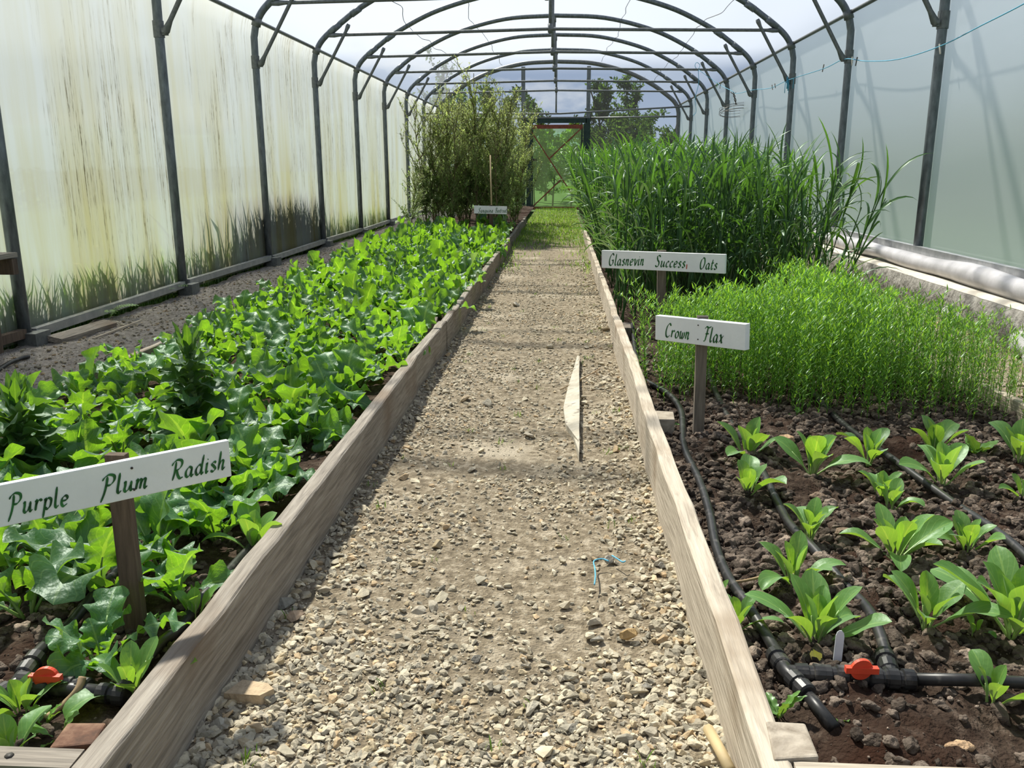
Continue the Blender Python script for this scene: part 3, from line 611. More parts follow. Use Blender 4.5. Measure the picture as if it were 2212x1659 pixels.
# ------------------------------------------------------------------ plant markers, sticks, strip
def marker(p, q_, w, label):
    a, b_ = np.array(p), np.array(q_); d = (b_-a)/np.linalg.norm(b_-a); r = np.cross(d, [0, -1, .2]); r /= np.linalg.norm(r); nn = np.cross(r, d)*.0012
    out = [a-r*w*.5, a+r*w*.5]; L_ = np.linalg.norm(b_-a)
    pr = [(-.35, 0), (.35, 0), (.5, .12), (.5, .9), (.38, .965), (.15, 1), (-.15, 1), (-.38, .965), (-.5, .9), (-.5, .12)]
    V = [a+r*w*x+d*L_*y for x, y in pr]; k = len(V); b = MB(); b.add([v+nn for v in V]+[v-nn for v in V], [tuple(range(k)), tuple(range(2*k-1, k-1, -1))]+[(i, k+i, k+(i+1) % k, (i+1) % k) for i in range(k)])
    tag(b.build('plant_marker', MT['marker'], None, False), label, 'plant label', 'white plastic plant labels')
g = uz(1806, 1448, SOIL+.0); marker(g-[0, 0, .03], uy(1816, 1362, g[1]+.02), .017, 'white plastic plant label stuck beside the right red valve')
g = uz(230, 1463, SOIL+.0); marker(g-[0, 0, .03], uy(222, 1416, g[1]+.01), .016, 'white plastic plant label between spinach leaves in the left bed')
P = crom([uz(x, y, z) for x, y, z in ((178, 1463, .14), (168, 1490, .125), (140, 1520, .105), (98, 1551, .10))], 6)
tag(MB().tube(P, [.0075]*(len(P)-5)+[.006]*5, 7).build('curved_stick', MT['twig']), 'curved brown stick leaning across the left bed manifold', 'stick')
P = [uz(1530, 1575, .035), uz(1556, 1622, .045), uz(1578, 1665, .05)]
tag(MB().tube(P, .011, 8).build('stick', MT['cane']), 'straw coloured stick at the foot of the right bed board', 'stick')
def twig(pts, z, r, label):
    P = crom([uz(x, y, z) for x, y in pts], 5); tag(MB().tube(P, r, 5).build('twig', MT['twig']), label, 'twig', 'twigs on the ground')
twig([(1577, 1258), (1610, 1254), (1645, 1246)], SOIL+.03, .0035, 'brown twig lying across the drip pipe in the right bed')
twig([(1522, 1180), (1525, 1164)], SOIL+.015, .003, 'short upright twig piece on the soil by the right board')
twig([(1960, 1597), (2004, 1603)], SOIL+.012, .004, 'short twig on bare soil at the right front')
twig([(1210, 842), (1250, 822), (1290, 800), (1295, 795)], .02, .003, 'thin forked twig lying across the pale strip')
S0 = [(1247, 768), (1238, 800), (1226, 838), (1217, 880), (1222, 915), (1240, 945), (1248, 978)]; S1 = [(1252, 768), (1251, 810), (1252, 850), (1252, 890), (1251, 925), (1252, 955), (1251, 978)]
a_ = [uz(x, y, .02) for x, y in S0]; c_ = [uz(x, y, .04) for x, y in S1]; b = MB(); k = len(a_)
V = a_+c_+[p-[0, 0, .03] for p in c_]+[p-[0, 0, .03] for p in a_]
F = [(r*k+i, r*k+i+1, ((r+1) % 4)*k+i+1, ((r+1) % 4)*k+i) for r in range(4) for i in range(k-1)]; b.add(V, F+[(0, k, 2*k, 3*k), (k-1, 4*k-1, 3*k-1, 2*k-1)])
tag(b.build('buried_edging', MT['strip'], None, False), 'pale worn edging strip half buried in the gravel path', 'strip')
# blue twine on the path
t = thing('blue_twine', 'frayed blue twine lying on the gravel near the right board', 'twine', uz(1320, 1230, 0))
for pts in (((1284, 1263), (1286, 1245), (1285, 1228), (1283, 1212), (1300, 1207), (1315, 1212)), ((1322, 1200), (1335, 1208), (1345, 1214), (1351, 1212))):
    MB().tube(crom([uz(x, y, .028) for x, y in pts], 5), .0022, 5).build('strand', MT['twine'], t)
done(t)
# ------------------------------------------------------------------ clothes line with pegs and wire coil
def hp(k): return Y0+k*SP
LN = [ux(2290, -40, XR-.10), ux(2212, 8, XR-.09), ux(2120, 55, XR-.08), ux(2030, 100, XR-.06), ux(1940, 128, XR-.06), ux(1870, 132, XR-.06), np.array([XR-.06, hp(2)-.06, 2.165]),
      ux(1780, 148, XR-.07), np.array([XR-.06, hp(3)-.05, 2.175]), ux(1665, 190, XR-.07), ux(1628, 194, XR-.06), ux(1592, 202, XR-.08), ux(1580, 196, XR-.14), uy(1550, 180, hp(4.8)), uy(1508, 150, hp(5)-.02)]
t = thing('clothes_line', 'blue twine clothes line strung along the right posts', 'line', LN[8])
MB().tube(crom(LN, 6), .0045, 5).build('cord', MT['twine'], t)
b = MB()
for i in range(9):
    r = np.random.default_rng(i); p = LN[8]+r.normal(0, .025, 3); b.tube([LN[8], p, p+np.array([.0, 0, -.09-.05*r.random()])], .006, 4)
b.build('knot', MT['twine'], t)
b = MB(); e = LN[-1]; b.tube(crom([e, e+[.02, 0, -.25], e+[-.03, 0, -.5], e+[.0, 0, -.72], e+[-.05, 0, -.80]], 5), .005, 5); b.build('loose_end', MT['twine'], t)
b = MB(); b.tube(crom([e+[0, 0, -.02], e+[-.06, 0, .06], e+[-.03, 0, .12], e+[.03, 0, .07], e], 5), .005, 5); b.build('loop', MT['twine'], t); done(t)
def cpeg(p, lean, mat, label):
    p = np.array(p); t = thing('clothes_peg', label, 'peg', p, 'pegs on the clothes line'); d = np.array([0, math.sin(lean), -math.cos(lean)])
    for s_ in (-1, 1): MB().bar(p-d*.02+[0, s_*.006, 0], p+d*.065+[0, s_*.002, 0], .009, .007, (1, 0, 0)).build('jaw', mat, t, False)
    done(t)
cpeg(ux(2030, 100, XR-.06), -.45, MT['pegpale'], 'pale clothes peg on the blue line in front of the nearest right post')
cpeg(ux(1851, 128, XR-.06), .4, MT['pegdark'], 'dark clothes peg right beside the second right post')
cpeg(ux(1841, 127, XR-.06), -.1, MT['pegpale'], 'pale clothes peg hanging at the second right post')
cpeg(ux(1779, 143, XR-.07), .5, MT['pegdark'], 'lone dark clothes peg midway between two right posts')
cpeg(ux(1668, 186, XR-.07), -.7, MT['pegdark'], 'first dark clothes peg of the pair left of the blue knot')
cpeg(ux(1674, 183, XR-.07), -.8, MT['pegdark'], 'second dark clothes peg of the pair left of the blue knot')
cpeg(uy(1549, 181, hp(4.8)), .2, MT['peggreen'], 'green clothes peg on the sloping far end of the line')
cpeg(uy(1556, 184, hp(4.75)), .5, MT['pegdark'], 'dark clothes peg beside the green one')
t = thing('wire_coil', 'loose coil of thin wire hanging from the clothes line', 'wire coil', ux(1586, 200, XR-.1)); r = np.random.default_rng(3)
Yc = ux(1586, 200, XR-.1)[1]
for k in range(6):
    cx, cy = 1590+r.normal(0, 3), 238+r.normal(0, 3); ax_, ay_ = 36+r.normal(0, 2), 10+r.normal(0, 2.5); ph = r.random()*6
    P = [uy(cx+ax_*math.cos(a), cy+ay_*math.sin(a)-.12*(ax_*math.cos(a)), Yc+.15*math.sin(a)) for a in np.linspace(ph, ph+2*math.pi, 40)]
    MB().tube(P, .0032, 4).build('wire_loop', MT['wire'], t)
b = MB()
for k in range(3): b.tube(crom([uy(1588+k*2, 226, Yc), uy(1590-k*2, 215, Yc), uy(1584+k*2, 207, Yc), uy(1590-k*6, 199, Yc)], 5), .006, 5)
b.build('hanging_tie', MT['wire'], t); done(t)
# ------------------------------------------------------------------ painted signs
GL = {
 'P': ([[(.13,.93),(.12,.55),(.05,.1),(-.08,-.32)],[(-.1,.74),(0,.9),(.2,1),(.44,.92),(.48,.7),(.33,.5),(.12,.47)]],.58),
 'R': ([[(.14,.93),(.1,.4),(.0,-.03)],[(-.1,.74),(0,.9),(.2,1),(.44,.93),(.48,.72),(.34,.52),(.1,.45)],[(.2,.48),(.28,.22),(.42,.02),(.6,.06)]],.66),
 'B': ([[(.14,.93),(.1,.4),(.03,0)],[(-.08,.78),(.05,.95),(.3,1),(.42,.8),(.32,.58),(.15,.52)],[(.2,.52),(.42,.45),(.44,.15),(.25,0),(.02,.03)]],.58),
 'G': ([[(.52,.84),(.35,1),(.12,.82),(.02,.4),(.12,.05),(.34,0),(.5,.18),(.5,.42)],[(.3,.42),(.6,.45)]],.68),
 'S': ([[(.48,.86),(.3,1),(.12,.86),(.2,.6),(.38,.4),(.36,.1),(.18,0),(0,.12)]],.58),
 'O': ([[(.3,1),(.08,.8),(.02,.4),(.15,.02),(.38,.1),(.5,.5),(.42,.9),(.22,1)]],.64),
 'C': ([[(.52,.84),(.35,1),(.12,.82),(.02,.4),(.12,.05),(.34,0),(.52,.16)]],.6),
 'F': ([[(-.06,.84),(.1,.98),(.32,.93),(.58,1.02)],[(.26,.95),(.2,.5),(.12,.08),(-.02,.0)],[(.06,.5),(.42,.54)]],.52),
 'u': ([[(0,.42),(.06,.5),(.07,.3),(.05,.1),(.13,0),(.26,.1),(.34,.3)],[(.37,.5),(.35,.2),(.39,.02),(.5,.1)]],.54),
 'r': ([[(0,.42),(.08,.5),(.06,.2),(.04,0)],[(.06,.25),(.16,.45),(.28,.5),(.34,.42)]],.40),
 'p': ([[(.02,.42),(.09,.5),(.06,.1),(0,-.42)],[(.07,.3),(.2,.5),(.38,.44),(.36,.15),(.22,0),(.07,.08)]],.5),
 'l': ([[(.1,1.0),(.07,.5),(.06,.12),(.14,0),(.25,.1)]],.29), 'e': ([[(.06,.25),(.3,.3),(.34,.43),(.22,.5),(.07,.38),(.05,.14),(.16,0),(.36,.1)]],.44),
 'm': ([[(0,.42),(.07,.5),(.05,.2),(.03,0)],[(.05,.25),(.16,.46),(.26,.45),(.25,.2),(.22,0)],[(.25,.25),(.36,.46),(.47,.45),(.45,.15),(.5,0),(.6,.1)]],.66),
 'n': ([[(0,.42),(.07,.5),(.05,.2),(.03,0)],[(.05,.25),(.18,.47),(.3,.44),(.28,.15),(.32,0),(.42,.1)]],.48),
 'a': ([[(.36,.44),(.2,.5),(.05,.32),(.05,.1),(.16,0),(.3,.12),(.37,.4)],[(.38,.5),(.35,.15),(.4,0),(.5,.1)]],.53),
 'd': ([[(.36,.44),(.2,.5),(.05,.32),(.05,.1),(.16,0),(.3,.12),(.37,.4)],[(.43,1.0),(.36,.3),(.4,0),(.5,.1)]],.53),
 'i': ([[(.03,.42),(.08,.5),(.06,.15),(.1,0),(.2,.1)],[(.10,.68),(.125,.73)]],.25), 's': ([[(.32,.44),(.2,.5),(.08,.4),(.2,.27),(.3,.12),(.18,0),(.02,.06)]],.40),
 'h': ([[(.1,1),(.07,.5),(.03,0)],[(.05,.25),(.18,.47),(.3,.44),(.28,.15),(.32,0),(.44,.12)]],.49),
 'v': ([[(0,.44),(.08,.5),(.16,.05),(.2,0),(.34,.3),(.36,.5)]],.44), 'c': ([[(.32,.42),(.2,.5),(.05,.3),(.06,.08),(.18,0),(.34,.1)]],.40),
 't': ([[(.13,.85),(.08,.3),(.1,.03),(.2,0),(.28,.1)],[(-.02,.52),(.3,.56)]],.32), 'o': ([[(.22,.5),(.06,.34),(.06,.1),(.18,0),(.34,.12),(.36,.38),(.18,.5)]],.46),
 'w': ([[(0,.44),(.07,.5),(.06,.15),(.14,0),(.26,.12),(.3,.4)],[(.31,.47),(.28,.12),(.36,0),(.5,.2),(.5,.5)]],.60),
 'x': ([[(0,.44),(.1,.5),(.25,.05),(.36,.04)],[(.38,.5),(.0,.0)]],.44),
 'g': ([[(.36,.44),(.2,.5),(.05,.32),(.05,.1),(.16,0),(.3,.12),(.37,.4)],[(.38,.5),(.34,0),(.25,-.35),(.08,-.4),(0,-.28)]],.48)}
def letter_strip(word):
    out = []; x = 0.
    for ch in word:
        st, w = GL[ch]
        for s_ in st: out.append(np.array(s_, float)+[x, 0])
        x += w+.06
    return out, x-.06
def lettering(words, O, ex, ez, nn, slant=.22, nib=.105):
    """words: (text, start point px, end point px, cap height m) painted on the plane through O"""
    b = MB()
    for text, p0, p1, cap in words:
        a = upl(*p0, O, nn); c = upl(*p1, O, nn); st, wid = letter_strip(text); dx = (c-a)/wid; up = ez*cap
        for s_ in st:
            P = crom(s_, 7); P = P+np.stack([P[:, 1]*slant, 0*P[:, 1]], 1); T = np.gradient(P, axis=0); T /= np.linalg.norm(T, axis=1)[:, None]+1e-9
            N = np.stack([-T[:, 1], T[:, 0]], 1); hwid = .03+nib*np.abs(T[:, 0]*math.sin(.6)-T[:, 1]*math.cos(.6))
            tp = np.minimum(1, np.minimum(np.arange(len(P))+1.2, len(P)-np.arange(len(P))+.2)/3.); hwid = hwid*tp*.62
            q_ = np.concatenate([P+N*hwid[:, None], P-N*hwid[:, None]]); k = len(P)
            V = a+q_[:, :1]*dx+q_[:, 1:]*up+nn*.0012
            b.add(V, [(i, i+1, k+i+1, k+i) for i in range(k-1)])
    return b
def sign(label, cs, ys, thick, post, words, wood, ext=0., ptop=.02, redmark=None):
    """cs: px corners TL, TR, BR, BL; ys: depth of left and right end"""
    TL, TR, BR, BL = uy(*cs[0], ys[0]), uy(*cs[1], ys[1]), uy(*cs[2], ys[1]), uy(*cs[3], ys[0])
    ex = (TR+BR-TL-BL)/2; w = np.linalg.norm(ex); ex /= w; h = (np.linalg.norm(TL-BL)+np.linalg.norm(TR-BR))/2
    ez = np.array([0, 0, 1.])-ex*ex[2]; ez /= np.linalg.norm(ez); nn = np.cross(ex, ez); O = (TL+TR+BL+BR)/4   # nn points at the viewer
    if nn[1] > 0: nn = -nn
    base, topc, pw, pd = post
    t = thing('plant_sign', label, 'sign', base, 'painted plant name signs')
    l, r = O-ex*(w/2+ext), O+ex*w/2; bk = -nn*thick
    f = [l-ez*h/2, r-ez*h/2, r+ez*h/2, l+ez*h/2]
    b = MB().hexa([p+bk for p in f], f); o = brd = b.build('board', MT['paint'], t, False); brd['_o'] = list(t['_o']); bv = o.modifiers.new('edge', 'BEVEL'); bv.width = .0018; bv.segments = 2
    px_ = np.array([1, 0, 0]); y_ = np.array([0, 1, 0]); b0 = np.array(base)-[0, 0, .1]; t0 = np.array(topc)
    sh = bk*1.0+y_*.002
    q_ = [(-pw/2, 0), (pw/2, 0), (pw/2, pd), (-pw/2, pd)]
    b = MB().hexa([b0+px_*i+y_*j for i, j in q_], [t0+px_*i+y_*j for i, j in q_]); b.build('post', wood, t, False)
    for wd in words: lettering([wd], O, ex, ez, nn).build('lettering', MT['ink'], brd, False)
    nb = MB()
    for k in (-.28, .28): c = O+ez*h*k+nn*.0006+ex*np.dot(t0-O, ex); nb.tube([c-nn*.002, c+nn*.0008], .0028, 6)
    nb.build('nail', MT['nail'], brd)
    if redmark: lettering([], O, ex, ez, nn) if False else MB().bar(upl(*redmark[0], O, nn)+nn*.001, upl(*redmark[1], O, nn)+nn*.001, .006, .001, nn).build('red_tick', MT['redink'], brd, False)
    done(brd); return done(t)
pb = uz(290, 1365, SOIL)
sign('white sign lettered Purple Plum Radish on dark stake in the left bed', [(0, 1048), (495, 953), (500, 1027), (0, 1140)], (1.44, 1.73), .014,
     (pb, uy(246, 984, 1.70), .043, .022), [('Purple', (22, 1112), (148, 1091), .041), ('Plum', (222, 1071), (320, 1052), .041), ('Radish', (372, 1037), (487, 1012), .041)], MT['stake'], .05)
pc = uz(1510, 940, SOIL)
sign('white sign lettered Crown Flax on thin grey stake before the flax', [(1416, 682), (1612, 700), (1608, 758), (1415, 733)], (3.33, 3.06), .03,
     (pc, uy(1519, 684, 3.22), .040, .03), [('Crown', (1437, 727), (1489, 733), .052), ('Flax', (1520, 737), (1562, 741), .056)], MT['greystake'])
pg = np.array([.62, 5.32, .02])
sign('long white sign lettered Glasnevin Success Oats in front of the oats', [(1300, 541), (1567, 549), (1565, 592), (1299, 578)], (5.5, 5.0), .02,
     (pg, uy(1430, 541, 5.30), .052, .03), [('Glasnevin', (1315, 573), (1391, 573), .072), ('Success', (1415, 576), (1480, 578), .068), ('Oats', (1511, 581), (1549, 582), .066)], MT['greystake'], 0, redmark=((1483, 581), (1484, 571)))
ps = np.array([-1.0, 12.22, .03])
sign('small far white sign lettered Sanguina Beetroot at the end of the radish rows', [(1023, 444), (1095, 446), (1095, 463), (1025, 461)], (12.2, 12.2), .02,
     (ps, uy(1060, 443, 12.2), .05, .03), [('Sanguina', (1033, 459), (1065, 459), .062), ('Beetroot', (1070, 459), (1094, 459), .062)], MT['stake'])
P = [uy(1288, 428, 12.), uy(1297, 442, 12.), uy(1290, 449, 12.), uy(1283, 440, 12.)]
b = MB().hexa([p+np.array([0, .02, 0]) for p in P], P); b.tube([uy(1290, 440, 12.01), (uy(1290, 440, 12.01)[0], 12.01, .02)], .012, 6); tag(b.build('white_board', MT['paint'], None, False), 'small tilted white board half hidden at the path edge of the oats', 'sign')
tag(MB().tube([(-1.00, 12.3, .05), (-1.02, 12.32, 1.25)], .011, 6).build('cane', MT['cane']), 'pale cane standing behind the small far sign', 'cane')
# ------------------------------------------------------------------ leaves and plants
def leaf(b, r, L_, wf, nu, nv, a0, bend, fold, wave, az, base, pet=0., lean=0., ripple=3., tint=None, power=1.2):
    """one curved leaf with width profile wf(u); returns points of its stalk"""
    u = np.linspace(0, 1, nu+1); ang = a0-bend*u**power; ds = L_/nu
    x = np.concatenate([[0], np.cumsum(np.cos(ang[:-1])*ds)]); z = np.concatenate([[0], np.cumsum(np.sin(ang[:-1])*ds)])
    x = x+pet*math.cos(a0); z = z+pet*math.sin(a0)
    v = np.linspace(-1, 1, nv+1); w = wf(u)
    U, Vv = np.meshgrid(u, v, indexing='ij'); Wd = w[:, None]; ph = r.random(2)*6.28
    side = np.where(Vv < 0, ph[0], ph[1])
    hh = Wd*fold*np.abs(Vv)+wave*Wd*np.abs(Vv)**1.7*np.sin(2*math.pi*ripple*U+side)+.25*wave*Wd*Vv*math.sin(ph[0])*U
    lat = Wd*Vv*(1-.12*abs(fold))
    X = x[:, None]-np.sin(ang)[:, None]*hh; Z = z[:, None]+np.cos(ang)[:, None]*hh; Y = lat
    if lean: c, s_ = math.cos(lean), math.sin(lean); Y, Z = c*Y-s_*(Z-z[:, None])+0, Z+s_*lat
    c, s_ = math.cos(az), math.sin(az)
    V = np.stack([X*c-Y*s_, X*s_+Y*c, Z], -1).reshape(-1, 3)+np.array(base); k = nv+1
    i = np.arange(nu)[:, None]*k; j = np.arange(nv)[None]
    b.add(V, np.stack([i+j, i+k+j, i+k+j+1, i+j+1], -1).reshape(-1, 4), np.stack([U, Vv*.5+.5], -1).reshape(-1, 2), tint)
    mid = np.stack([x*c, x*s_, z], 1)+np.array(base)-np.array([0, 0, .001]); return mid
def w_radish(L_, asp, seed):
    rr = np.random.default_rng(seed); ph = rr.random()*6; nl = 2+rr.integers(0, 2)
    def f(u):
        t = np.clip((u-.30)/.70, 0, 1); term = np.sin(math.pi*t**.82)**.62
        low = (.10+.36*np.abs(np.sin(math.pi*nl*u/.36+.2)))*np.clip(u/.08, 0, 1)*np.clip((.48-u)/.12, 0, 1)
        e = 1+.15*np.sin(u*31+ph)*np.clip((u-.25)/.2, 0, 1)
        return L_*asp*np.maximum(term*e, low)+.0008
    return f
def w_spat(L_, asp):
    def f(u):
        t = np.clip((u-.20)/.80, 0, 1); return L_*asp*(np.sin(math.pi*t**1.45)**.66*1.02+.075*(1-u))+.0006
    return f
def w_lanc(L_, asp):
    return lambda u: L_*asp*np.sin(math.pi*np.clip(u*.97+.03, 0, 1)**.75)**.8+.0004
def w_serr(L_, asp):
    return lambda u: L_*asp*(np.sin(math.pi*np.clip(u, 0, 1)**.9)**.7)*(.62+.38*np.abs(((u*6) % 1)-.25)*1.33)+.0006
def stalk(b, mid, base, r0, frac=.55):
    n = max(2, int(len(mid)*frac)); P = np.vstack([np.array(base)[None]-[0, 0, .008], mid[:n:2]]); b.tube(P, np.linspace(r0, r0*.45, len(P)), 5)
def radish_meshes(seed, size):
    r = np.random.default_rng(seed); b, s_ = MB(), MB(); n = int(r.integers(7, 10)); az0 = r.random()*6.28
    for i in range(n):
        L_ = size*r.uniform(.72, 1.12)*(1 if i < n-2 else .62); az = az0+i*2.4+r.normal(0, .25); inner = i >= n-3
        a0 = r.uniform(1.15, 1.5) if inner else r.uniform(.7, 1.25); pet = L_*(.22 if not inner else .14)
        base = np.array([.008*math.cos(az), .008*math.sin(az), 0])
        mid = leaf(b, r, L_, w_radish(L_, r.uniform(.27, .36), seed*31+i), 26, 6, a0, r.uniform(.3, 1.0) if inner else r.uniform(.7, 1.9), r.uniform(-.05, .5), r.uniform(.22, .45), az, base, pet, r.normal(0, .4), r.uniform(2., 3.8))
        stalk(s_, mid, base, .0042)
    return b, s_
def spinach_meshes(seed, h, n, spread=1., wide=1.):
    r = np.random.default_rng(seed); b, s_ = MB(), MB(); az0 = r.random()*6.28
    for i in range(n):
        f = i/(n-1) if n > 1 else 1; az = az0+i*2.4+r.normal(0, .2)
        L_ = h*r.uniform(.85, 1.12)*(1.08-.30*f); a0 = .55/spread+.85*f+r.normal(0, .08); a0 = min(a0+.30, 1.52)
        base = np.array([.007*math.cos(az), .007*math.sin(az), 0])
        mid = leaf(b, r, L_, w_spat(L_, r.uniform(.155, .205)*wide), 14, 4, a0, r.uniform(.35, 1.1)*(1.25-.6*f)+(.5 if i == 0 else 0), r.uniform(.15, .5), r.uniform(.05, .16), az, base, .0, r.normal(0, .2), 1.6, power=1.7)
        stalk(s_, mid, base, h*.022, .6)
    return b, s_
def plant(name, meshes, mats, label, cat, loc, group=None, parts=('leaves', 'stalks'), rz=0.):
    t = thing(name, label, cat, (0, 0, 0), group)
    for m_, mt, pn in zip(meshes, mats, parts): m_.build(pn, mt, t)
    t.location = [float(v) for v in loc]; t.rotation_euler = (0, 0, rz); return done(t)
# ---- young spinach beet in the right bed: (px x, px y of the foot, px height, leaves, spread, label)
SPN = [
 (1614, 995, 88, 8, 1.0, 'young spinach plant at the foot of the flax sign post, astride the middle drip pipe'),
 (1754, 1027, 108, 9, 1.05, 'young spinach plant in the row nearest the flax, second from the flax sign post'),
 (1877, 1001, 86, 8, 1.0, 'young spinach plant in the row nearest the flax, third from the flax sign post'),
 (2016, 985, 90, 8, 1.0, 'rear one of two overlapping spinach plants, close to the flax edge'),
 (2034, 1050, 104, 9, 1.1, 'front one of two overlapping spinach plants, with an upright round leaf'),
 (2199, 1000, 100, 8, 1.0, 'spinach plant cut by the right frame edge, close to the flax'),
 (1614, 1072, 84, 7, .95, 'small spinach plant directly in front of the one at the sign post foot'),
 (1903, 1080, 70, 7, .95, 'small spinach plant just behind another, left of the right hand drip pipe'),
 (1922, 1103, 70, 6, .9, 'small spinach plant tucked behind the wide spreading one'),
 (1750, 1163, 92, 8, 1.05, 'spinach plant touching the middle drip pipe, halfway along it'),
 (1933, 1211, 122, 12, 1.5, 'widest spreading spinach plant with long outstretched leaves, in the bed centre'),
 (2088, 1193, 86, 9, 1.0, 'compact spinach plant beside the right hand drip pipe'),
 (2212, 1082, 60, 6, 1.0, 'spinach plant half out of the picture at the right, below the drip pipe'),
 (1714, 1264, 112, 8, 1.15, 'spinach plant with one tall leaning leaf, left of the middle drip pipe'),
 (1762, 1394, 142, 12, 1.15, 'large dense spinach plant behind the white plant label'),
 (2000, 1354, 132, 8, 1.15, 'spinach plant standing alone right of the middle drip pipe bend'),
 (2187, 1375, 185, 14, 1.25, 'largest leafy spinach plant, cut by the right frame edge'),
 (2104, 1370, 40, 4, .8, 'tiny spinach seedling beside the largest spinach plant'),
 (1592, 1357, 78, 7, 1.2, 'pale spinach plant leaning over the left drip pipe by the pale board'),
 (1549, 1290, 42, 4, .9, 'tiny spinach plant against the pale board'),
 (2139, 1523, 100, 5, .85, 'small spinach plant in front of the manifold pipe, nearest the viewer'),
]
for i, (x, y, hpx, n, sp_, lab) in enumerate(SPN):
    p = uz(x, y, SOIL); h = hpx*pxm(p)*1.12
    plant('spinach_plant', spinach_meshes(200+i, h*1.0, n, sp_, .9 if n > 9 else 1.), (MT['spinach'], MT['spinachstalk']), lab, 'spinach', p+np.array([0, 0, -.003]), 'young spinach plants in the right bed')
def weed_plant(seed, h, n, wf=w_serr, asp=.2):
    r = np.random.default_rng(seed); b, s_ = MB(), MB()
    for i in range(n):
        az = i*2.4+r.random(); L_ = h*r.uniform(.8, 1.2); base = np.zeros(3)
        mid = leaf(b, r, L_, wf(L_, asp), 24 if wf is w_serr else 8, 4, r.uniform(.5, 1.2), r.uniform(.3, 1.), .25, .2, az, base, L_*.2, r.normal(0, .2)); stalk(s_, mid, base, .0016)
    return b, s_
WD = [(1684, 1552, 62, 6, w_serr, .22, 'grey green thistle seedling behind the square timber block'), (1816, 1560, 32, 5, w_spat, .22, 'tiny seedling on bare soil in front of the manifold'),
      (1984, 1650, 20, 4, w_lanc, .2, 'tiny seedling at the front board of the right bed'), (1436, 930, 26, 6, w_serr, .25, 'small weed at the small timber block by the pale board'),
      (2110, 985, 50, 8, w_lanc, .25, 'broad leaved weed between spinach plants at the flax edge'), (1720, 902, 20, 4, w_spat, .25, 'small round leaved weed in front of the flax'),
      (2076, 1150, 26, 5, w_serr, .2, 'feathery weed seedling beside the compact spinach plant'), (330, 1355, 30, 7, w_spat, .24, 'small chickweed at the foot of the dark stake'),
      (420, 1160, 40, 7, w_serr, .28, 'pale ferny weed among the radishes near the grey board'), (480, 1275, 34, 7, w_spat, .28, 'small round leaved weed against the grey board'),
      (95, 1572, 46, 7, w_serr, .22, 'grey green weed beside the brown timber block'), (130, 1600, 60, 4, w_spat, .2, 'flat pale leaf rosette in front of the brown timber block')]
for i, (x, y, hpx, n, wf, asp, lab) in enumerate(WD):
    p = uz(x, y, SOIL); plant('weed', weed_plant(400+i, hpx*pxm(p), n, wf, asp), (MT['weed'], MT['radishstalk']), lab, 'weed', p, 'small weeds in the beds')
p = uz(1757, 1402, SOIL+.024); b = MB(); leaf(b, RNG, .046, w_spat(.046, .26), 8, 4, .15, .7, .5, .2, -1.7, p); tag(b.build('yellow_leaf', MT['yleaf']), 'withered yellow leaf on the soil under the large dense spinach plant', 'leaf')
# ---- front of the left bed
FR = [(285, 1505, 110, 9, 1.4, 'spinach plant against the grey board, its long leaves over the white label', 'spinach'), (150, 1490, 40, 5, .9, '', None),
      (50, 1545, 80, 8, 1.1, 'spinach plant with speckled leaves in front of the left red valve', 'spinach'), (22, 1650, 90, 6, .9, 'spinach plant with bright upright leaves at the lower left corner', 'spinach'),
      (548, 1195, 90, 8, .9, 'spinach plant with bright upright leaves against the grey board, farthest from the viewer', 'spinach'), (420, 1340, 70, 6, .9, 'small plant with pointed leaves on the soil by the grey board', 'spinach')]
for i, (x, y, hpx, n, sp_, lab, kd) in enumerate(FR):
    if not kd: continue
    p = uz(x, y, SOIL); h = hpx*pxm(p)*1.12
    plant('spinach_plant', spinach_meshes(300+i, h*1.15, n, sp_, 1.1), (MT['spinach'], MT['spinachstalk']), lab, 'spinach', p, 'spinach plants at the front of the left bed')
RV = [plant('radish_plant', radish_meshes(600+i, s_), (MT['radish'], MT['radishstalk']), '', 'radish plant', (0, 0, SOIL), 'radish plants in the left bed') for i, s_ in enumerate((.185, .20, .175, .19, .165, .18, .20, .17, .185, .19, .175, .2))]
RL = 'bushy radish plant with broad lobed leaves in the rows of the left bed'
used = set()
def put(proto_i, loc, rz, sc_, label, tilt=(0, 0)):
    o = RV[proto_i]
    if proto_i in used: o = dup(o, loc, rz, sc_, label, *tilt)
    else:
        used.add(proto_i); o.location = [float(v) for v in loc]; o.rotation_euler = (*tilt, rz); o.scale = (sc_,)*3; o['label'] = label
    return o
rr = np.random.default_rng(77)
FRONT = [(60, 1330, 'radish plant at the left frame edge under the white sign'), (160, 1255, 'large radish plant with a big curled leaf left of the dark stake'), (215, 1300, 'radish plant right beside the dark stake on its left'),
         (345, 1225, 'radish plant close behind the dark stake on its right'), (470, 1170, 'large lobed radish plant between stake and grey board'), (385, 1300, 'radish plant with one big holed leaf hanging right of the stake'),
         (225, 1440, 'young radish plant in front of the dark stake'), (600, 1075, 'broad radish plant right of the white sign end'), (520, 1110, 'radish plant just below the right end of the white sign'),
         (110, 1210, 'radish plant below the lettering at the left frame side'), (410, 1130, 'radish plant below the word Radish on the sign'), (20, 1240, 'radish plant cut by the left frame edge'), (690, 960, 'broad leaved radish plant close to the grey board, right of the sign')]
for i, (x, y, lab) in enumerate(FRONT):
    p = uz(x, y, SOIL-.005); put((i*5+3) % 12, p, rr.random()*6.28, .82 if i == 6 else rr.uniform(.92, 1.12), lab, (rr.normal(0, .06), rr.normal(0, .06)))
nr = 0
ys = 2.30; row = 0
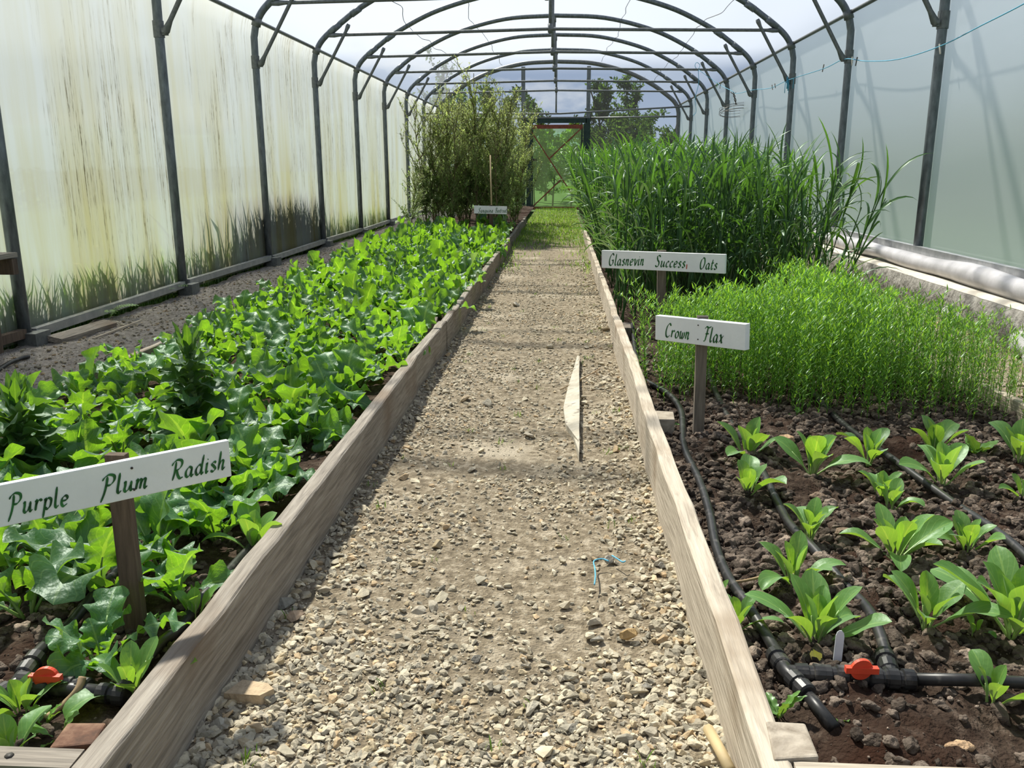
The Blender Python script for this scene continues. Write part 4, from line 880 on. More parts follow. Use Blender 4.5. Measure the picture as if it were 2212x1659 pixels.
while ys < 12.75:
    for c in range(7):
        x = LBX+.16+c*.212+rr.normal(0, .028)+(.05 if row % 2 else -.03); y = ys+rr.normal(0, .035)
        if x > PX0-.07: x = PX0-.08
        if ys < 4.3 and x > PX0-.20: x = PX0-.22
        if ys < 2.7 and x > -1.0 and rr.random() < .3: continue
        if math.hypot(x+1.329, y-2.934) < .12 or math.hypot(x+1.732, y-2.53) < .12: continue
        if y > 3.0 and rr.random() < .035: continue
        o = put(int(rr.integers(0, 12)), (x, y, SOIL-.008), rr.random()*6.28, rr.uniform(.84, 1.16), RL, (rr.normal(0, .10), rr.normal(0, .10))); nr += 1
        o.scale = (o.scale[0], o.scale[1], o.scale[2]*(1+.075*max(0, y-3.4)))
    ys += .232+.012*max(0, ys-6); row += 1
# ---- bolted lettuces
def lettuce(seed, h, n, r0):
    r = np.random.default_rng(seed); b, s_ = MB(), MB()
    for i in range(n):
        f = i/n; z = h*(.04+.90*f); az = i*2.4+r.normal(0, .2); L_ = r0*(1.25-.55*f)*r.uniform(.8, 1.15); top = f > .82
        base = np.array([.012*math.cos(az), .012*math.sin(az), z])
        leaf(b, r, L_, w_lanc(L_, .27 if not top else .16), 10, 4, (.35+.5*f) if not top else 1.15, r.uniform(.6, 1.5) if not top else -.1, r.uniform(.2, .6), r.uniform(.2, .5), az, base, 0, r.normal(0, .3), 2.2)
    s_.tube([(0, 0, -.02), (.004, 0, h*.5), (0, .004, h)], [.017, .014, .008], 8)
    return b, s_
plant('bolted_lettuce', lettuce(5, .405, 66, .135), (MT['lettuce'], MT['radishstalk']), 'tall bolted dark green lettuce with pointed crown among the radishes behind the sign', 'lettuce', (-1.329, 2.934, SOIL), None, ('leaves', 'stem'))
plant('bolted_lettuce', lettuce(6, .30, 64, .15), (MT['lettuce'], MT['radishstalk']), 'curly dark green bolted lettuce at the left frame edge', 'lettuce', (-1.725, 2.53, SOIL), None, ('leaves', 'stem'))
# ---- oats
def ribbon(b, r, L_, w, nu, a0, bend, az, base, tint=None, tw=0., power=1.6):
    f = lambda u: w*np.minimum(1, (u*5+.45))*np.clip((1-u)*2.6, 0, 1)**.7+.0003
    return leaf(b, r, L_, f, nu, 2, a0, bend, .35, 0., az, base, 0., tw, 1., tint, power)
def oat_mesh(seed, H_):
    r = np.random.default_rng(seed); b, s_ = MB(), MB(); lean = r.normal(0, .06, 2); P = [np.array([lean[0]*z*z, lean[1]*z*z, z*H_]) for z in np.linspace(0, .78, 5)]
    s_.tube(P, np.linspace(.0050, .0032, 5), 4, False); n = int(r.integers(5, 7)); az0 = r.random()*6.28
    for i in range(n):
        f = (i+.6)/n; z = .12+.64*f; base = np.array([lean[0]*z*z, lean[1]*z*z, z*H_]); L_ = H_*r.uniform(.27, .40)
        last = i >= n-2
        ribbon(b, r, L_, r.uniform(.0075, .0120), 8, r.uniform(1.15, 1.42) if not last else r.uniform(1.3, 1.5), r.uniform(.9, 3.2) if not last else r.uniform(.2, 2.4), az0+i*2.6+r.normal(0, .4), base, np.full(3, r.uniform(.8, 1.25)), r.normal(0, .5))
    return b, s_
OV = []
for i in range(10):
    OV.append(oat_mesh(700+i, 1.16))
OATG = 'oat plants at the front of the oat stand'
oats = [plant('oat_plant', OV[i], (MT['oat'], MT['oat']), 'green oat plant with drooping blades in the front rows of the oat stand', 'oat plant', (0, 0, 0), OATG, ('blades', 'stem')) for i in range(10)]
ro = np.random.default_rng(5); spots = []
for y in np.arange(5.75, 21.0, .082):
    k = 14 if y < 14 else 10
    for x in np.linspace(PX1+.09, RBX-.06, k): spots.append((x+ro.normal(0, .03), y+ro.normal(0, .03)))
spots = np.array(spots); order = np.argsort(spots[:, 1]+np.where(spots[:, 0] < .52, -1.3, 0)); spots = spots[order]
for i in range(300):
    o = oats[i] if i < 10 else dup(oats[i % 10], (0, 0, 0)); x, y = spots[i]
    edge = (x-1.1)/.75; dr = max(0, edge)**3*.42+(-.30 if x < .45 and ro.random() < .5 else 0)
    o.location = (float(x), float(y), SOIL-.01); o.rotation_euler = (ro.normal(0, .05)+(.05 if y < 6.1 else 0), dr+ro.normal(0, .06), ro.random()*6.28); o.scale = (ro.uniform(.84, 1.10),)*3
def merged(pairs, pos, rz_a, sc_a, tilt=None, tintr=None):
    """join many copies of several template meshes into one MB"""
    b = MB(); n = len(pos); pick = RNG.integers(0, len(pairs), n)
    for k, (m1, m2) in enumerate(pairs):
        sel = np.where(pick == k)[0]
        for m_ in (m1, m2):
            if m_ is None: continue
            V = np.concatenate(m_.V); uv = np.concatenate(m_.uv); t = np.concatenate(m_.t); Fq = np.concatenate([f for f in m_.F if f.shape[1] == 4])
            M = rotz(rz_a[sel])*sc_a[sel][:, None, None]
            if tilt is not None:
                tx = tilt[sel]; R_ = np.tile(np.eye(3), (len(sel), 1, 1)); R_[:, 0, 2] = tx[:, 0]; R_[:, 1, 2] = tx[:, 1]; M = R_@M
            VV = np.einsum('nij,kj->nki', M, V)+pos[sel][:, None, :]; kk = len(V)
            FF = (Fq[None]+(np.arange(len(sel))*kk)[:, None, None]).reshape(-1, 4)
            tt = np.tile(t, (len(sel), 1))
            if tintr is not None: tt = tt*np.repeat(tintr[sel], kk, 0)
            b.add(VV.reshape(-1, 3), FF, np.tile(uv, (len(sel), 1)), tt)
    return b
rest = spots[300:]; n = len(rest); pos = np.column_stack([rest, np.full(n, SOIL-.01)])
tl = RNG.normal(0, .06, (n, 2)); tl[:, 0] += np.where(rest[:, 0] < .5, -.22*RNG.random(n), 0)+np.clip((rest[:, 0]-1.1)/.75, 0, 1)**3*.24
b = merged(OV, pos, RNG.random(n)*6.28, RNG.uniform(.86, 1.12, n)*(1+.010*(rest[:, 1]-6)), tl, np.repeat(RNG.uniform(.85, 1.3, (n, 1)), 3, 1)*np.array([1, 1, .95]))
tag(b.build('oats', MT['oat']), 'dense stand of green oats filling the right bed behind its front rows', 'oats', None, 'stuff')
# ---- flax
def flax_mesh(seed, H_):
    r = np.random.default_rng(seed); b, s_ = MB(), MB(); az = r.random()*6.28; c, d = math.cos(az), math.sin(az); nod = r.uniform(.05, .125); lean = r.normal(0, .03)
    zz = np.linspace(0, 1, 9); off_ = lean*zz+nod*np.clip((zz-.72)/.28, 0, 1)**1.7; hz_ = H_*(zz-.10*np.clip((zz-.78)/.22, 0, 1)**2)
    P = np.stack([off_*c, off_*d, hz_], 1); s_.tube(P, np.linspace(.0016, .0008, 9), 3, False)
    n = 46
    for i in range(n):
        f = .05+.95*(i+.5)/n; p = np.array([np.interp(f, zz, P[:, k]) for k in range(3)]); L_ = .040*(.50+.75*f*(1.25-f)*1.6)*r.uniform(.8, 1.15)
        leaf(b, r, L_, lambda u: .0024*np.sin(math.pi*(u*.9+.1))+.0003, 3, 1, r.uniform(.45, 1.0)+.2*f, r.uniform(.1, .7), 0., 0., i*2.4, p, 0, 0, 1., np.full(3, r.uniform(.85, 1.2)))
    return b, s_
FV = [flax_mesh(800+i, .505) for i in range(9)]
fl = [plant('flax_plant', FV[i], (MT['flax'], MT['flax']), 'thin bright green flax stem with needle leaves at the front of the flax patch', 'flax plant', (0, 0, 0), 'flax stems at the front of the flax patch', ('leaves', 'stem')) for i in range(9)]
rf = np.random.default_rng(9); spots = []
for y in np.arange(3.42, 5.75, .034):
    for x in np.linspace(PX1+.06, RBX+.09, 34):
        if y < 3.75 and x < .78 and rf.random() < .75: continue
        if math.hypot(x-.55, y-3.25) < .2 or y > 4.30+(x-.42)*.95+.12*math.sin(x*9): continue
        if y < 3.58 and (x < .95 or rf.random() < .45): continue
        if x < .46 and y < 4.6 and rf.random() < .5: continue
        if y > 4.1 and x > 1.86-(y-4.1)*.15: continue
        spots.append((x+rf.normal(0, .016), y+rf.normal(0, .016)))
spots = np.array(spots); spots = spots[np.argsort(spots[:, 1]+rf.normal(0, .05, len(spots)))]
def flax_h(x, y): return (1-.22*np.clip((y-3.95)/.3, 0, 1)*np.clip((1.25-x)/.15, 0, 1))*(1-.30*np.clip((x-1.50+.16*(y-3.5))/.4, 0, 1))*(1+.22*vnoise(x, y, 3.2, 12)+.16*vnoise(x, y, 8, 13))
for i in range(300):
    o = fl[i] if i < 9 else dup(fl[i % 9], (0, 0, 0)); x, y = spots[i]
    o.location = (float(x), float(y), SOIL-.005); o.rotation_euler = (rf.normal(0, .06), rf.normal(0, .07), rf.random()*6.28); k_ = rf.uniform(.62, 1.05)*float(flax_h(np.array([x]), np.array([y]))[0]); o.scale = (k_, k_, k_)
rest = spots[300:]; n = len(rest); pos = np.column_stack([rest, np.full(n, SOIL-.005)])
b = merged(FV, pos, RNG.random(n)*6.28, RNG.uniform(.82, 1.12, n)*flax_h(rest[:, 0], rest[:, 1]), RNG.normal(0, .07, (n, 2)), np.repeat(RNG.uniform(.8, 1.25, (n, 1)), 3, 1))
tag(b.build('flax', MT['flax']), 'dense patch of bright green flax behind its front stems', 'flax', None, 'stuff')
# ---- tall bolted beetroot plants at the back left
def beet_mesh(seed, H_):
    r = np.random.default_rng(seed); b, s_ = MB(), MB(); q_ = MB(); leaf(q_, r, 1., w_lanc(1., .16), 2, 1, 0, .4, 0, 0, 0, (0, 0, 0)); T = (np.concatenate(q_.V), q_.F[0], np.concatenate(q_.uv))
    pos, dirs, size = [], [], []
    def shoot(p, d, L_, r0, lv):
        n = 7; P = [np.array(p)]; d = np.array(d, float)
        for i in range(n): d = d+r.normal(0, .07, 3)+np.array([0, 0, .05]); d /= np.linalg.norm(d); P.append(P[-1]+d*L_/n)
        P = np.array(P); P[-2:, :2] += np.outer([.3, 1.], r.normal(0, .05, 2)); s_.tube(P, np.linspace(r0, r0*.35, n+1), 4, False)
        m_ = int(L_*(120 if lv else 70))
        for k in range(m_):
            f = r.uniform(.12 if lv else .3, 1)**.8; i = min(int(f*n), n-1); pos.append(P[i]+(P[i+1]-P[i])*(f*n-i)); dirs.append(r.random()*6.28); size.append(r.uniform(.03, .075)*(1.2-.75*f)*(1 if lv else 1.3)*(1.35 if P[i][2] < .45*H_ else 1))
        if lv < 2:
            for k in range(int(L_*(15 if lv == 0 else 7))):
                f = r.uniform(.04, .92); i = min(int(f*n), n-1); az = r.random()*6.28; el = r.uniform(.85, 1.25)
                shoot(P[i]+(P[i+1]-P[i])*(f*n-i), (math.cos(az)*math.cos(el), math.sin(az)*math.cos(el), math.sin(el)), L_*r.uniform(.22, .46)*(1.15-f*.5), r0*.5, lv+1)
    shoot((0, 0, 0), (r.normal(0, .05), r.normal(0, .05), 1), H_, .011, 0)
    n = len(pos); el = r.uniform(-.2, 1.1, n); ca, sa, ce, se = np.cos(dirs), np.sin(dirs), np.cos(el), np.sin(el)
    M = np.stack([np.stack([ca*ce, sa*ce, se], -1), np.stack([-sa, ca, 0*ca], -1), np.stack([-ca*se, -sa*se, ce], -1)], -1)*np.array(size)[:, None, None]
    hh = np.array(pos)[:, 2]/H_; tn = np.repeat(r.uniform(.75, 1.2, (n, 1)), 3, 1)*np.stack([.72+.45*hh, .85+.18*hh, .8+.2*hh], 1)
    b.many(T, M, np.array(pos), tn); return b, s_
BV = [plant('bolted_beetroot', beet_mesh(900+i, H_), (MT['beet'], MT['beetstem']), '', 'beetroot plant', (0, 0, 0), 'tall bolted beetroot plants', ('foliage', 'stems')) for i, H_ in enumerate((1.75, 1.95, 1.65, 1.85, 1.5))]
rb = np.random.default_rng(21); k = 0
BS = [(-2.05, 12.9, 1.0, 3, 'bushy bolted beetroot plant with reddish stem, left front of the thicket'), (-1.66, 12.8, .98, 0, 'olive bolted beetroot plant in the thicket front row, left of the far sign'),
      (-1.30, 13.0, 1.22, 1, 'tallest wispy bolted beetroot plant rising up to the tie bars'), (-.98, 12.9, .92, 2, 'bolted beetroot plant standing behind the far white sign'), (-2.2, 12.45, .72, 4, 'thin bolted beetroot stem leaning out towards the left wall'),
      (-.80, 14.2, .95, 0, 'yellowing bolted beetroot plant leaning over the path near the door')]
for (x, y) in [(-1.85, 13.4), (-1.45, 13.6), (-1.08, 13.7), (-2.1, 14.1), (-1.65, 14.3), (-1.25, 14.5), (-.92, 15.2), (-1.95, 15.), (-1.5, 15.3), (-1.1, 15.9), (-1.8, 16.2), (-1.35, 16.8), (-.9, 17.2), (-2.05, 17.1), (-1.6, 17.9), (-1.85, 12.95), (-1.5, 13.15), (-1.15, 13.25), (-2.0, 13.7), (-1.3, 13.95), (-.95, 13.5), (-1.75, 14.7), (-1.05, 14.9), (-2.15, 15.6), (-.85, 16.4)]:
    BS.append((x, y, rb.uniform(.92, 1.14), int(rb.integers(0, 4)), 'bolted beetroot plant inside the tall olive thicket at the back left'))
ub = set()
for x, y, s_, v, lab in BS:
    if v in ub: o = dup(BV[v], (x, y, SOIL), rb.random()*6.28, s_, lab)
    else: ub.add(v); o = BV[v]; o.location = (x, y, SOIL); o.scale = (s_,)*3; o['label'] = lab; o.rotation_euler = (0, 0, rb.random()*6)
    if 'leaning out' in lab: o.rotation_euler = (0.05, -.42, 2.)
    if 'leaning over' in lab: o.rotation_euler = (0, .10, 1.)
# ---- grass tufts, path end grass, small plants by the walls
def blades(n, pts, hmin, hmax, w, seed, bendmax=1.6, nu=4):
    r = np.random.default_rng(seed); b = MB()
    for i in range(n):
        p = pts[i]; ribbon(b, r, r.uniform(hmin, hmax), w*r.uniform(.7, 1.2), nu, r.uniform(1.05, 1.5), r.uniform(.2, bendmax), r.random()*6.28, p, np.full(3, r.uniform(.75, 1.3)))
    return b
def bulk_blades(pts, hmin, hmax, w, seed, mat, label, name='grass', nv=14, xmax=None):
    T = [(blades(1, np.zeros((1, 3)), 1., 1., w/((hmin+hmax)/2), seed*50+i), None) for i in range(nv)]; r = np.random.default_rng(seed); n = len(pts)
    b = merged(T, np.array(pts), r.random(n)*6.28, r.uniform(hmin, hmax, n), r.normal(0, .15, (n, 2)), np.repeat(r.uniform(.7, 1.3, (n, 1)), 3, 1)*np.array([1, 1, .9]))
    if xmax is not None:                                  # blades lean against the sheet, never through it
        for V in b.V: V[:, 0] = np.minimum(V[:, 0], xmax-.006*np.abs(np.sin(V[:, 1]*40)))
    return tag(b.build(name, mat), label, 'grass', None, 'stuff')
rg = np.random.default_rng(31); pts = []
while len(pts) < 10500:
    x, y = rg.uniform(PX0+.02, PX1-.02), rg.uniform(9, 23.4); d = abs(x+.2)/.5
    if rg.random() < np.clip((y-11.6)/2.2, .02, .95)+(.35*d**3): pts.append((x, y, 0))
bulk_blades(pts, .03, .085, .0034, 41, MT['grass'], 'short yellow green grass growing over the far end of the path')
pts = []
for k in range(60):
    cx, cy = rg.uniform(PX0+.03, PX1-.03), rg.uniform(1.35, 9)**1.0
    for j in range(int(rg.integers(4, 12))): pts.append((cx+rg.normal(0, .012), cy+rg.normal(0, .012), .0))
bulk_blades(pts, .012, .035, .0012, 42, MT['grass'], 'sparse tiny grass blades between the path stones')
pts = [(rg.uniform(RBX+.05, KX-.02), rg.uniform(3, 14), .0) for k in range(900)]
bulk_blades(pts, .02, .09, .0022, 43, MT['grass'], 'thin grass and weeds on the gravel strip along the kerb')
def fern(seed, L_):
    r = np.random.default_rng(seed); b, s_ = MB(), MB()
    for i in range(5):
        az = r.uniform(-1.2, 1.6); P = crom([(0, 0, 0), (.35*L_*math.cos(az), .35*L_*math.sin(az), .35*L_), (L_*math.cos(az)*.9, L_*math.sin(az)*.9, .38*L_)], 6); s_.tube(P, .0014, 3, False)
        for p in P[3:]:
            for sg in (-1, 1): leaf(b, r, .034, w_serr(.034, .22), 5, 2, .2, .6, .1, .1, az+sg*1.2, p)
    return b, s_
for i, (x, y, lab) in enumerate(((235, 690, 'ferny silverweed at the left wall above the loose grey board'), (352, 640, 'ferny silverweed at the foot of the second left post'), (600, 552, 'small ferny weed at the foot of the third left post'))):
    p = uz(x, y, .01); plant('ferny_weed', fern(50+i, .22), (MT['weed'], MT['radishstalk']), lab, 'weed', p, 'ferny weeds along the left wall')
# weeds outside the left film
pts = []
ro2 = np.random.default_rng(61)
for k in range(10000):
    y = 3.6+13.4*ro2.random()**1.6; x = XL-.07-abs(ro2.normal(0, .16)); pts.append((x, y, -.05))
bulk_blades(pts, .14, .60, .008, 44, MT['weed'], 'grass and weeds growing outside against the left film', 'outside_weeds', xmax=XL-off-.012)
pts = []
for k in range(2300):
    y = ro2.normal(10.7, .85); h_ = ro2.random(); pts.append((XL-.08-abs(ro2.normal(0, .10)), y, -.05))
bulk_blades(pts, .35, .95*1.0, .013, 45, MT['hedge'], 'dark tall grass clump pressed against the left film by the third post', 'outside_grass_clump', xmax=XL-off-.012)
def flower(p, h, label):
    p = np.array(p, float); t = thing('yellow_wildflower', label, 'flower', p, 'yellow flowers outside the left film'); MB().tube([p, p+[0, .02, h*.5], p+[0, .01, h]], .003, 4).build('stem', MT['hedge'], t)
    b = MB()
    for k in range(7): leaf(b, RNG, .016, w_spat(.016, .35), 3, 2, .3, .3, 0, 0, k*.9, p+[0, .01, h])
    b.build('petals', MT['yellow'], t); done(t)
for (x, y) in ((205, 533), (162, 571), (487, 500), (498, 512), (466, 524), (446, 533), (593, 405), (592, 455), (62, 640), (712, 453)):
    g = ux(x, y, XL-.10); flower((XL-.10, g[1], -.05), g[2]+.05, 'small yellow flower seen through the left film wall')
# ------------------------------------------------------------------ gravel and clods
def rock_t(seed, npts=14, flat=.62):
    r = np.random.default_rng(seed); p = r.normal(size=(npts, 3)); p /= np.linalg.norm(p, axis=1)[:, None]; p *= r.uniform(.78, 1.0, (npts, 1)); p *= np.array([1, r.uniform(.62, .9), r.uniform(flat*.7, flat*1.1)])
    bm = bmesh.new(); vs_ = [bm.verts.new(v) for v in p]; bmesh.ops.convex_hull(bm, input=vs_); bm.verts.ensure_lookup_table()
    bm.verts.index_update(); V = np.array([v.co for v in bm.verts]); F = np.array([[v.index for v in f.verts] for f in bm.faces if len(f.verts) == 3]); bm.free()
    k = np.unique(F); mp = -np.ones(len(V), int); mp[k] = np.arange(len(k)); return V[k], mp[F], np.zeros((len(k), 2))
ROCKS = [rock_t(i, 11+i % 5, .55) for i in range(10)]
STC = np.array([1.02, .985, .91])*np.array([(1, .98, .92), (1.12, 1.08, 1.0), (.80, .78, .74), (.62, .62, .61), (1., .9, .74), (1.05, .86, .66), (.9, .88, .86), (1.2, 1.17, 1.1)])
def scatter(b, temps, pos, size, r, tintp=None, sink=.25, flatrot=True):
    n = len(pos); pk = r.integers(0, len(temps), n); tn = STC[r.choice(len(STC), n, p=[.22, .16, .16, .10, .10, .06, .12, .08])]*r.uniform(.8, 1.12, (n, 1)) if tintp is None else tintp
    if flatrot:
        M = rotz(r.random(n)*6.28); t1, t2 = r.normal(0, .25, n), r.normal(0, .25, n); S = np.tile(np.eye(3), (n, 1, 1)); S[:, 2, 0] = t1; S[:, 0, 2] = -t1; S[:, 2, 1] = t2; S[:, 1, 2] = -t2; M = M@S
    else: M = randrot(n, r)
    M = M*size[:, None, None]
    for k in range(len(temps)):
        q_ = pk == k; b.many(temps[k], M[q_], pos[q_]+np.array([0, 0, 1.])*size[q_][:, None]*sink, tn[q_])
r = np.random.default_rng(101); N = 42000
yy = 1.18+ (10.5-1.18)*r.random(N)**2.0; xx = r.uniform(PX0+.015, PX1-.015, N)
patch = vnoise(xx, yy, 2.2, 71)+.6*vnoise(xx, yy, 6, 72)                    # bare trodden patches
edge = np.abs(xx+.2)/.53; keep = r.random(N) < np.clip(.62+1.6*patch+.45*edge**3, .14, 1); xx, yy, edge = xx[keep], yy[keep], edge[keep]
sz = (.0034+.0110*r.random(len(xx))**2.7)*(1+.5*edge**4)*np.where(yy < 2.2, 1.12, 1.)
b = MB(); scatter(b, ROCKS, np.stack([xx, yy, path_z(xx, yy)], 1), sz, r, sink=.22)
tag(b.build('gravel', MT['stone'], None, False), 'pale limestone gravel covering the path between the two beds', 'gravel', None, 'stuff')
# bigger single stones on the path
rk = [MB().add(*t_[:2], t_[2]) for t_ in ROCKS]
def stone(k, p, s_, rz, tint, label, group=None, sink=.3, squash=1.):
    t_ = ROCKS[k]; V = t_[0]*np.array([1, 1, squash])*s_; b = MB().add(V, t_[1], t_[2], np.array(tint)); o = b.build('stone', MT['stone'], None, False)
    o.location = (float(p[0]), float(p[1]), float(p[2]+s_*sink*squash)); o.rotation_euler = (0, 0, rz); return tag(o, label, 'stone', group)
G_ = 'loose stones on the gravel path'
sl = uz(543, 1512, 0); V0 = [(-.052, -.018), (.028, -.022), (.050, .004), (.03, .024), (-.03, .034)]
b = MB(); k5 = len(V0); b.add([[x, y, 0] for x, y in V0]+[[x*.96, y*.96, .026+.1*x*0] for x, y in V0], [tuple(range(k5))[::-1], tuple(range(k5, 2*k5))]+[(i, (i+1) % k5, k5+(i+1) % k5, k5+i) for i in range(k5)], None, (1.05, .86, .66))
o = b.build('stone', MT['stone'], None, False); o.location = [float(v) for v in sl]; tag(o, 'flat sandstone coloured slab on the path by the left board, near the viewer', 'stone', G_)
o = stone(3, uz(1357, 1385, 0), .026, .3, (.85, .62, .34), 'round yellow brown cobble on the gravel near the right board', G_, .55, 1.25)
for q_, s_, tn, lab in (((1380, 1498), .026, (1., .93, .8), 'chunky tan stone leaning on a grey one near the right board'), ((1392, 1490), .022, (.6, .6, .6), 'grey stone behind the chunky tan stone near the right board'),
    ((1147, 1535), .026, (.95, .92, .86), 'pale rounded stone in the lower middle of the path'), ((1030, 1428), .018, (.5, .5, .5), 'dark grey stone with pale neighbours in the middle of the path'), ((1240, 1578), .019, (.7, .69, .67), 'grey angular stone right of the pale rounded stone'),
    ((616, 1312), .034, (.52, .53, .53), 'blue grey stone against the left board base'), ((640, 1338), .030, (.95, .75, .62), 'pinkish flat stone beside the blue grey stone by the left board'), ((695, 1448), .024, (1.15, 1.12, 1.05), 'white stone on the path below the left board'),
    ((1003, 866), .040, (1., .85, .68), 'sandy block shaped stone in the middle distance of the path'), ((1052, 876), .040, (.75, .73, .68), 'grey flat stone right of the sandy block shaped stone'), ((1308, 716), .045, (.7, .6, .45), 'brown stone against the right board joint'),
    ((955, 792), .04, (.9, .85, .75), 'flat stone beside the left board in the middle distance'), ((1115, 662), .05, (.85, .83, .8), 'flat pale stone far along the path'), ((1415, 1212), .022, (.95, .8, .7), 'pinkish stone by the right board beside the blue twine'), ((1432, 1225), .020, (.5, .5, .5), 'dark stone by the right board beside the pinkish one'),
    ((1318, 1214), .026, (.6, .6, .6), 'grey pointed stone inside the loop of blue twine'), ((1290, 1385), .02, (.7, .7, .68), 'grey stone left of the yellow brown cobble'), ((470, 1575), .028, (.85, .84, .8), 'grey white stone near the left board in the front'), ((925, 1490), .014, (.4, .4, .4), 'small dark stone left of the path middle')):
    stone(int(s_*1e4) % 10, uz(*q_, 0), s_, q_[0] % 6, tn, lab, G_, .32)
rs = np.random.default_rng(111); k = 0; meshes = []
while k < 275:
    y = 1.2+rs.random()**1.8*4.2; x = rs.uniform(PX0+.03, PX1-.03); e = abs(x+.2)/.53
    if rs.random() > .25+.75*e**2: continue
    s_ = (.0125+.0135*rs.random()**2)*(1.12 if y < 1.6 else 1)*(1+.06*y); tn = STC[rs.integers(0, 8)]*rs.uniform(.8, 1.1)
    if len(meshes) < 30:
        o = stone(k % 10, (x, y, 0), s_, rs.random()*6.28, tn, 'loose angular limestone chip larger than the gravel around it', G_, .32); meshes.append((o, s_))
    else:
        m0, s0 = meshes[int(rs.integers(0, 30))]; o = m0.copy(); COL.objects.link(o); o.scale = (s_/s0,)*3; o.location = (x, y, s_*.32); o.rotation_euler = (rs.normal(0, .15), rs.normal(0, .15), rs.random()*6.28)
    k += 1
# grit on the wall strips
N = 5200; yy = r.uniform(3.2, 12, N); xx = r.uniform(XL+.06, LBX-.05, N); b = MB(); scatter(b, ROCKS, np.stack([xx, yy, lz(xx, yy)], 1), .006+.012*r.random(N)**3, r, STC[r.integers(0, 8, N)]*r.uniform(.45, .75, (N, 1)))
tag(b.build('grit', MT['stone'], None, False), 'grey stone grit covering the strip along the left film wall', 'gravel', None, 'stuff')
N = 2600; yy = r.uniform(3.2, 9, N); xx = r.uniform(RBX+.05, KX-.01, N); b = MB(); scatter(b, ROCKS, np.stack([xx, yy, rz_(xx, yy)], 1), .008+.018*r.random(N)**3, r)
tag(b.build('grit', MT['stone'], None, False), 'pale loose gravel on the strip below the concrete kerb', 'gravel', None, 'stuff')
# soil clods
def lump_t(seed, sub_=3):
    r = np.random.default_rng(seed); bm = bmesh.new(); bmesh.ops.create_icosphere(bm, subdivisions=sub_, radius=1.); bm.verts.index_update()
    V = np.array([v.co for v in bm.verts]); F = np.array([[v.index for v in f.verts] for f in bm.faces]); bm.free(); d = np.ones(len(V))
    for k in range(9):
        f = r.normal(size=3); f *= r.uniform(2.2, 8.)/np.linalg.norm(f); d += r.uniform(.5, 1.)*.55/np.linalg.norm(f)*np.sin(V@f+r.random()*6.28)
    d += r.normal(0, .045, len(V)); return V*d[:, None]*np.array([1, r.uniform(.6, .95), r.uniform(.5, .8)]), F, np.zeros((len(V), 2))
CL = [lump_t(40+i) for i in range(10)]; CS = [rock_t(60+i, 16, .85) for i in range(8)]
def clods(n, x0, x1, y0, y1, fz, pw, seed, label, keepf=None):
    r = np.random.default_rng(seed); yy = y0+(y1-y0)*r.random(n)**pw; xx = r.uniform(x0, x1, n)
    q_ = r.random(n) < np.clip(.72+1.5*vnoise(xx, yy, 2.6, seed)+.5*vnoise(xx, yy, 7, seed+1), .06, 1)*(np.clip((yy-1.36)/.22, .22, 1)); xx, yy = xx[q_], yy[q_]; n = len(xx)
    s_ = .0022+.0165*r.random(n)**3.6; tn = np.array([(1., 1., 1.)])*r.uniform(.30, 1.15, (n, 1))*np.where(r.random((n, 1)) < .12, 1.9, 1)
    b = MB(); P_ = np.stack([xx, yy, fz(xx, yy)], 1); g_ = s_ > .0062; scatter(b, CL, P_[g_], s_[g_]*1.12, r, tn[g_], .12, True); scatter(b, CS, P_[~g_], s_[~g_], r, tn[~g_], .2, False); tag(b.build('soil_clods', MT['clod'], None, True), label, 'soil', None, 'stuff')
clods(34000, PX1+.04, RBX-.03, 1.2, 4.6, soil_r, 1.3, 121, 'crumbly brown soil clods around the spinach plants in the right bed')
clods(8000, LBX+.04, PX0-.03, 1.16, 3.6, soil_l, 1.5, 131, 'crumbly soil clods between the radish plants at the front of the left bed')
for i, (x, y, s_, lab) in enumerate(((1573, 925, .022, 'rounded soil lump behind the sign post foot'), (1560, 1100, .024, 'pale soil lump beside the left drip pipe'), (1670, 1318, .024, 'flat brown soil lump behind the pale leaning spinach plant'), (2100, 1305, .034, 'big soil lump left of the largest spinach plant'), (1835, 1160, .03, 'soil lump under the long leaf of the widest spinach plant'), (1770, 1078, .022, 'pale soil lump in front of the second row spinach plant'), (1700, 955, .03, 'flat tan stone behind the first row of spinach plants'), (2070, 1625, .022, 'pale stone half buried at the front board of the right bed'))):
    p = uz(x, y, SOIL); t_ = CL[i]; b = MB().add(t_[0]*s_*np.array([1, 1, .8]), t_[1], t_[2], (1.5, 1.4, 1.3) if 'stone' not in lab else (3., 2.6, 2.)); o = b.build('soil_lump' if 'stone' not in lab else 'stone', MT['clod'], None, True); o.location = (float(p[0]), float(p[1]), float(p[2]+s_*.3)); tag(o, lab, 'soil lump' if 'stone' not in lab else 'stone')
